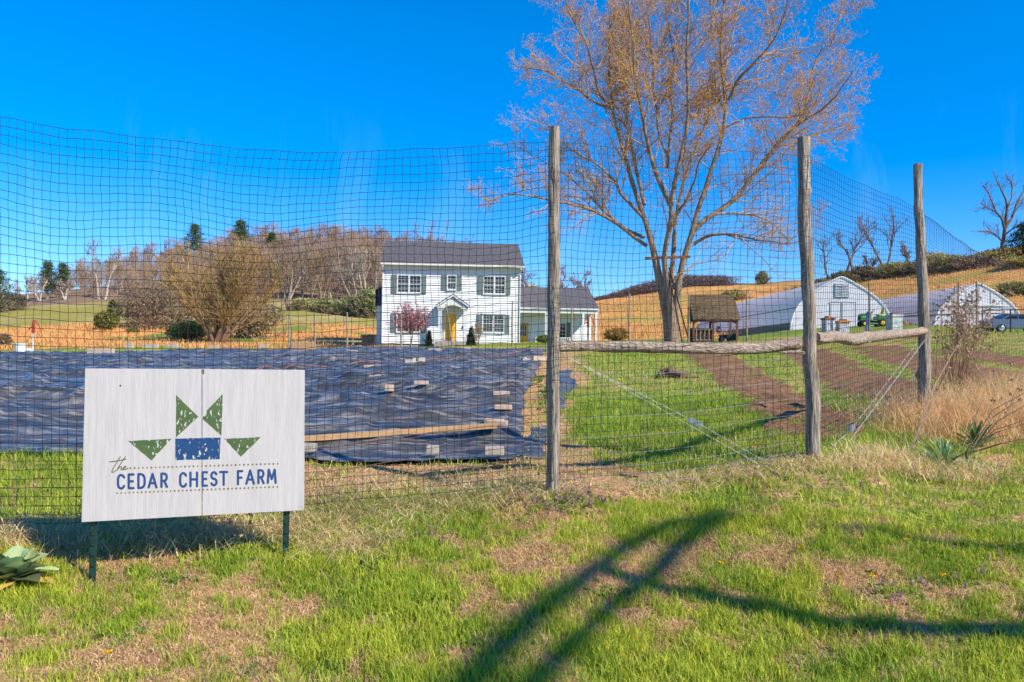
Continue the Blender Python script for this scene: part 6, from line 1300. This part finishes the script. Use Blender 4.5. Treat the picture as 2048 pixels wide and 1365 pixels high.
# purple dead-nettle heads
VV, CC, FA, b_ = [], [], [], 0
for (u, v, n, su, sv) in ((1130, 1020, 60, 110, 26), (1800, 1200, 10, 60, 30), (860, 1090, 10, 60, 10), (1960, 1150, 7, 60, 30), (1680, 985, 8, 70, 10)):
    for _ in range(n):
        g = G(rg.normal(u, su * .5), rg.normal(v, sv * .5)); h = rg.uniform(.05, .11); C = g + np.c_[rg.normal(0, .006, 12), rg.normal(0, .006, 12), rg.uniform(h * .6, h, 12)]
        V, f_ = tri_leaves(C, .009, rg, aspect=.6); VV.append(V); FA.append(f_ + b_); b_ += len(V); CC.append(np.repeat(np.array([.36, .20, .20]) * rg.uniform(.7, 1.3, (12, 1)), 3, 0))
tag(bulk('dead_nettle', np.vstack(VV), [np.vstack(FA)], m_grass, col=np.vstack(CC)), 'purple brown flower heads of low weeds near the first fence post', 'weeds', kind='stuff')
# leafy plants
def leafy(name, label, cat_, g, n, L, wd, cols, up, seed, segs=5, droop=.5, group=None):
    r3 = np.random.default_rng(seed); t = thing(name, label, cat_, g, 0, group); V = []; Fc = []; C = []; b = 0
    for i in range(n):
        a = i * 2.4 + r3.uniform(-.3, .3); k = i / n; e = up[0] + (up[1] - up[0]) * k; l = L * (1 - .35 * k) * r3.uniform(.8, 1.15); w_ = wd * (1 - .2 * k) * r3.uniform(.8, 1.15)
        p = np.array([math.cos(a) * .015, math.sin(a) * .015, .01 + .05 * k]); dh = np.array([math.cos(a), math.sin(a)]); sd = np.array([-math.sin(a), math.cos(a), 0]); c = np.array(cols[0]) * (1 - r3.random() * .9) + np.array(cols[1]) * r3.random() * .9
        if i < n * .12: c = np.array(cols[2])
        for j in range(segs + 1):
            s = j / segs; ww = w_ / 2 * math.sin(math.pi * min(.12 + s * .88, .985)) ** .8; fold = ww * .35; bt = 0.006 * math.sin(j * 2 + i)
            V += [p - sd * ww + [0, 0, fold + bt], p + [0, 0, 0], p + sd * ww + [0, 0, fold - bt]]; C += [c, c * 1.25, c]
            ee = e - droop * s; p = p + np.array([dh[0] * math.cos(ee), dh[1] * math.cos(ee), math.sin(ee)]) * l / segs
            if j < segs: q = b + j * 3; Fc += [(q, q + 1, q + 4, q + 3), (q + 1, q + 2, q + 5, q + 4)]
        b += (segs + 1) * 3
    bulk('leaves', np.array(V), [np.array(Fc)], m_leaf, t, col=np.array(C), smooth=True); return t
leafy('mullein_plant', 'large rosette of woolly grey green leaves at the lower left beside the sign post', 'plant', G(22, 1168), 30, .21, .13, ((.42, .50, .24), (.28, .38, .14), (.66, .40, .12)), (.05, 1.25), 5)
leafy('iris_clump', 'clump of broad upright blue green leaves at right below the third post', 'plant', G(1888, 938), 34, .30, .030, ((.26, .40, .19), (.16, .30, .09), (.34, .42, .2)), (.35, 1.4), 6, droop=.35)
leafy('leaf_clump', 'smaller clump of dark green leaves under the dead canes at right', 'plant', G(1950, 898), 16, .26, .04, ((.07, .15, .04), (.11, .22, .05), (.1, .2, .06)), (.5, 1.4), 7, droop=.3)
m_dead = P('dead_stems', (.44, .29, .18), rough=.9, var=(.28, .18, .12), vscale=20); m_pale = P('pale_stems', (.46, .35, .22), rough=.9, vscale=20)
def stems(name, label, base, tops, r_, seed, mat, heads=0, jit=.02, group=None):
    r3 = np.random.default_rng(seed); t = thing(name, label, 'dead plant', base, 0, group); mb = MB(); hd_ = []
    for tp in tops:
        s0 = np.array([r3.normal(0, jit), r3.normal(0, jit), 0]); e = np.asarray(tp) - np.asarray(base); m1 = s0 + (e - s0) * .5 + r3.normal(0, .03, 3) + [0, 0, .05]; q = [s0 + (m1 - s0) * k for k in (0, .5, 1)] + [m1 + (e - m1) * k for k in (.5, 1)]
        mb.tube(q, [r_, r_ * .9, r_ * .7, r_ * .55, r_ * .35], 5); hd_.append(e)
        for _ in range(heads):
            k = r3.uniform(.4, .95); p = q[2] + (e - q[2]) * k; e2 = p + np.array([r3.normal(0, .09), r3.normal(0, .06), r3.uniform(.03, .16)]); mb.tube([p, (p + e2) / 2 + r3.normal(0, .01, 3), e2], [r_ * .5, r_ * .4, r_ * .3], 4); hd_.append(e2)
    if 0 < heads < 5:
        C = np.repeat(np.array(hd_), 7, 0) + r3.normal(0, .008, (len(hd_) * 7, 3)); V, f_ = tri_leaves(C, .012, r3, aspect=.6); mb.add(V, [tuple(map(int, f)) for f in f_])
    mb.build('stems', mat, t)
    if heads >= 5: C = np.repeat(np.array(hd_), 7, 0) + r3.normal(0, .008, (len(hd_) * 7, 3)); V, f_ = tri_leaves(C, .014, r3, aspect=.6); bulk('seed_heads', V, [f_], m_dead, t)
b0_ = G(1912, 800); stems('dead_weed', 'tall bushy dead brown weed with seed heads right of the third post', b0_, [at(1912 + r[0], 640 + r[1], 8.6 + r[2]) for r in rg.normal(0, 1, (34, 3)) * [26, 30, .25]], .0042, 3, m_dead, heads=6, jit=.10)
b1_ = G(1945, 806); stems('dead_weed', 'second dead brown weed close behind the bushy one', b1_, [at(1955 + r[0], 660 + r[1], 8.9 + r[2]) for r in rg.normal(0, 1, (20, 3)) * [24, 26, .3]], .0036, 4, m_dead, heads=5, jit=.12)
b2_ = G(1822, 905); stems('dead_canes', 'few dark dead canes rising from the grass just right of the third post', b2_, [at(*q) for q in ((1915, 690, 6.9), (1900, 735, 6.8), (1932, 660, 7.0), (1985, 745, 6.6), (1872, 780, 6.8))], .0045, 5, m_dead, heads=1)
b3_ = G(1930, 912); stems('dead_canes', 'spray of dead canes bending to the right picture edge', b3_, [at(*q) for q in ((2080, 770, 6.2), (2070, 800, 6.0), (2085, 830, 5.8), (2060, 845, 6.1), (2090, 870, 5.7), (2075, 785, 6.5), (2040, 800, 6.3), (2100, 900, 5.6), (2020, 760, 6.6))], .005, 6, m_dead, heads=2)
stems('dead_stalks', 'thin pale dead stalks in front of the sign\'s right post', G(640, 1090), [at(*q) for q in ((660, 985, 4.6), (610, 1000, 4.55), (705, 960, 4.7), (760, 935, 4.9), (590, 1030, 4.5))], .002, 7, m_pale)
stems('dead_stalks', 'thin pale dead stalks beside the second post', G(1540, 950), [at(*q) for q in ((1480, 880, 5.8), (1500, 905, 5.8), (1560, 870, 5.8), (1590, 890, 5.85), (1345, 905, 5.7))], .002, 8, m_pale)
stems('twiggy_weed', 'dark twiggy weed in the shade under the sign', G(385, 1090), [at(*q) for q in ((370, 1035, 4.6), (420, 1030, 4.6), (330, 1060, 4.55), (450, 1050, 4.6), (500, 1045, 4.65), (400, 1050, 4.6), (480, 1070, 4.6), (300, 1075, 4.5))], .002, 9, m_dead, heads=3)
# dandelions
m_dand = P('dandelion_yellow', (.85, .50, .01), rough=.7); m_stem = P('green_stem', (.12, .22, .04), rough=.7)
for (u, v, lb) in ((1441, 1148, 'dandelion nearest the branch shadow on the right grass'), (1677, 1179, 'brightest dandelion in the middle of the right grass'), (1812, 1107, 'dandelion beside the bare patch at right'), (1885, 1169, 'dandelion below the bare patch at right'), (1996, 1111, 'dandelion nearest the right edge'), (1743, 1168, 'small dandelion between two others on the right grass'), (1600, 1122, 'small dandelion left of the brightest one'), (214, 1334, 'single dandelion at the lower left')):
    g = G(u, v); t = thing('dandelion', lb, 'flower', g, random.uniform(0, 6), 'dandelions in the grass'); MB().tube([(0, 0, 0), (.004, 0, .05)], .002, 5).build('stem', m_stem, t)
    C = np.array([[math.cos(a) * r_, math.sin(a) * r_, .052 + .004 * (1 - r_ * 60)] for r_ in (.004, .009, .014) for a in np.arange(0, 6.28, .5)]); V, f_ = tri_leaves(C, .006, rg, aspect=.7); bulk('flower_head', V, [f_], m_dand, t)
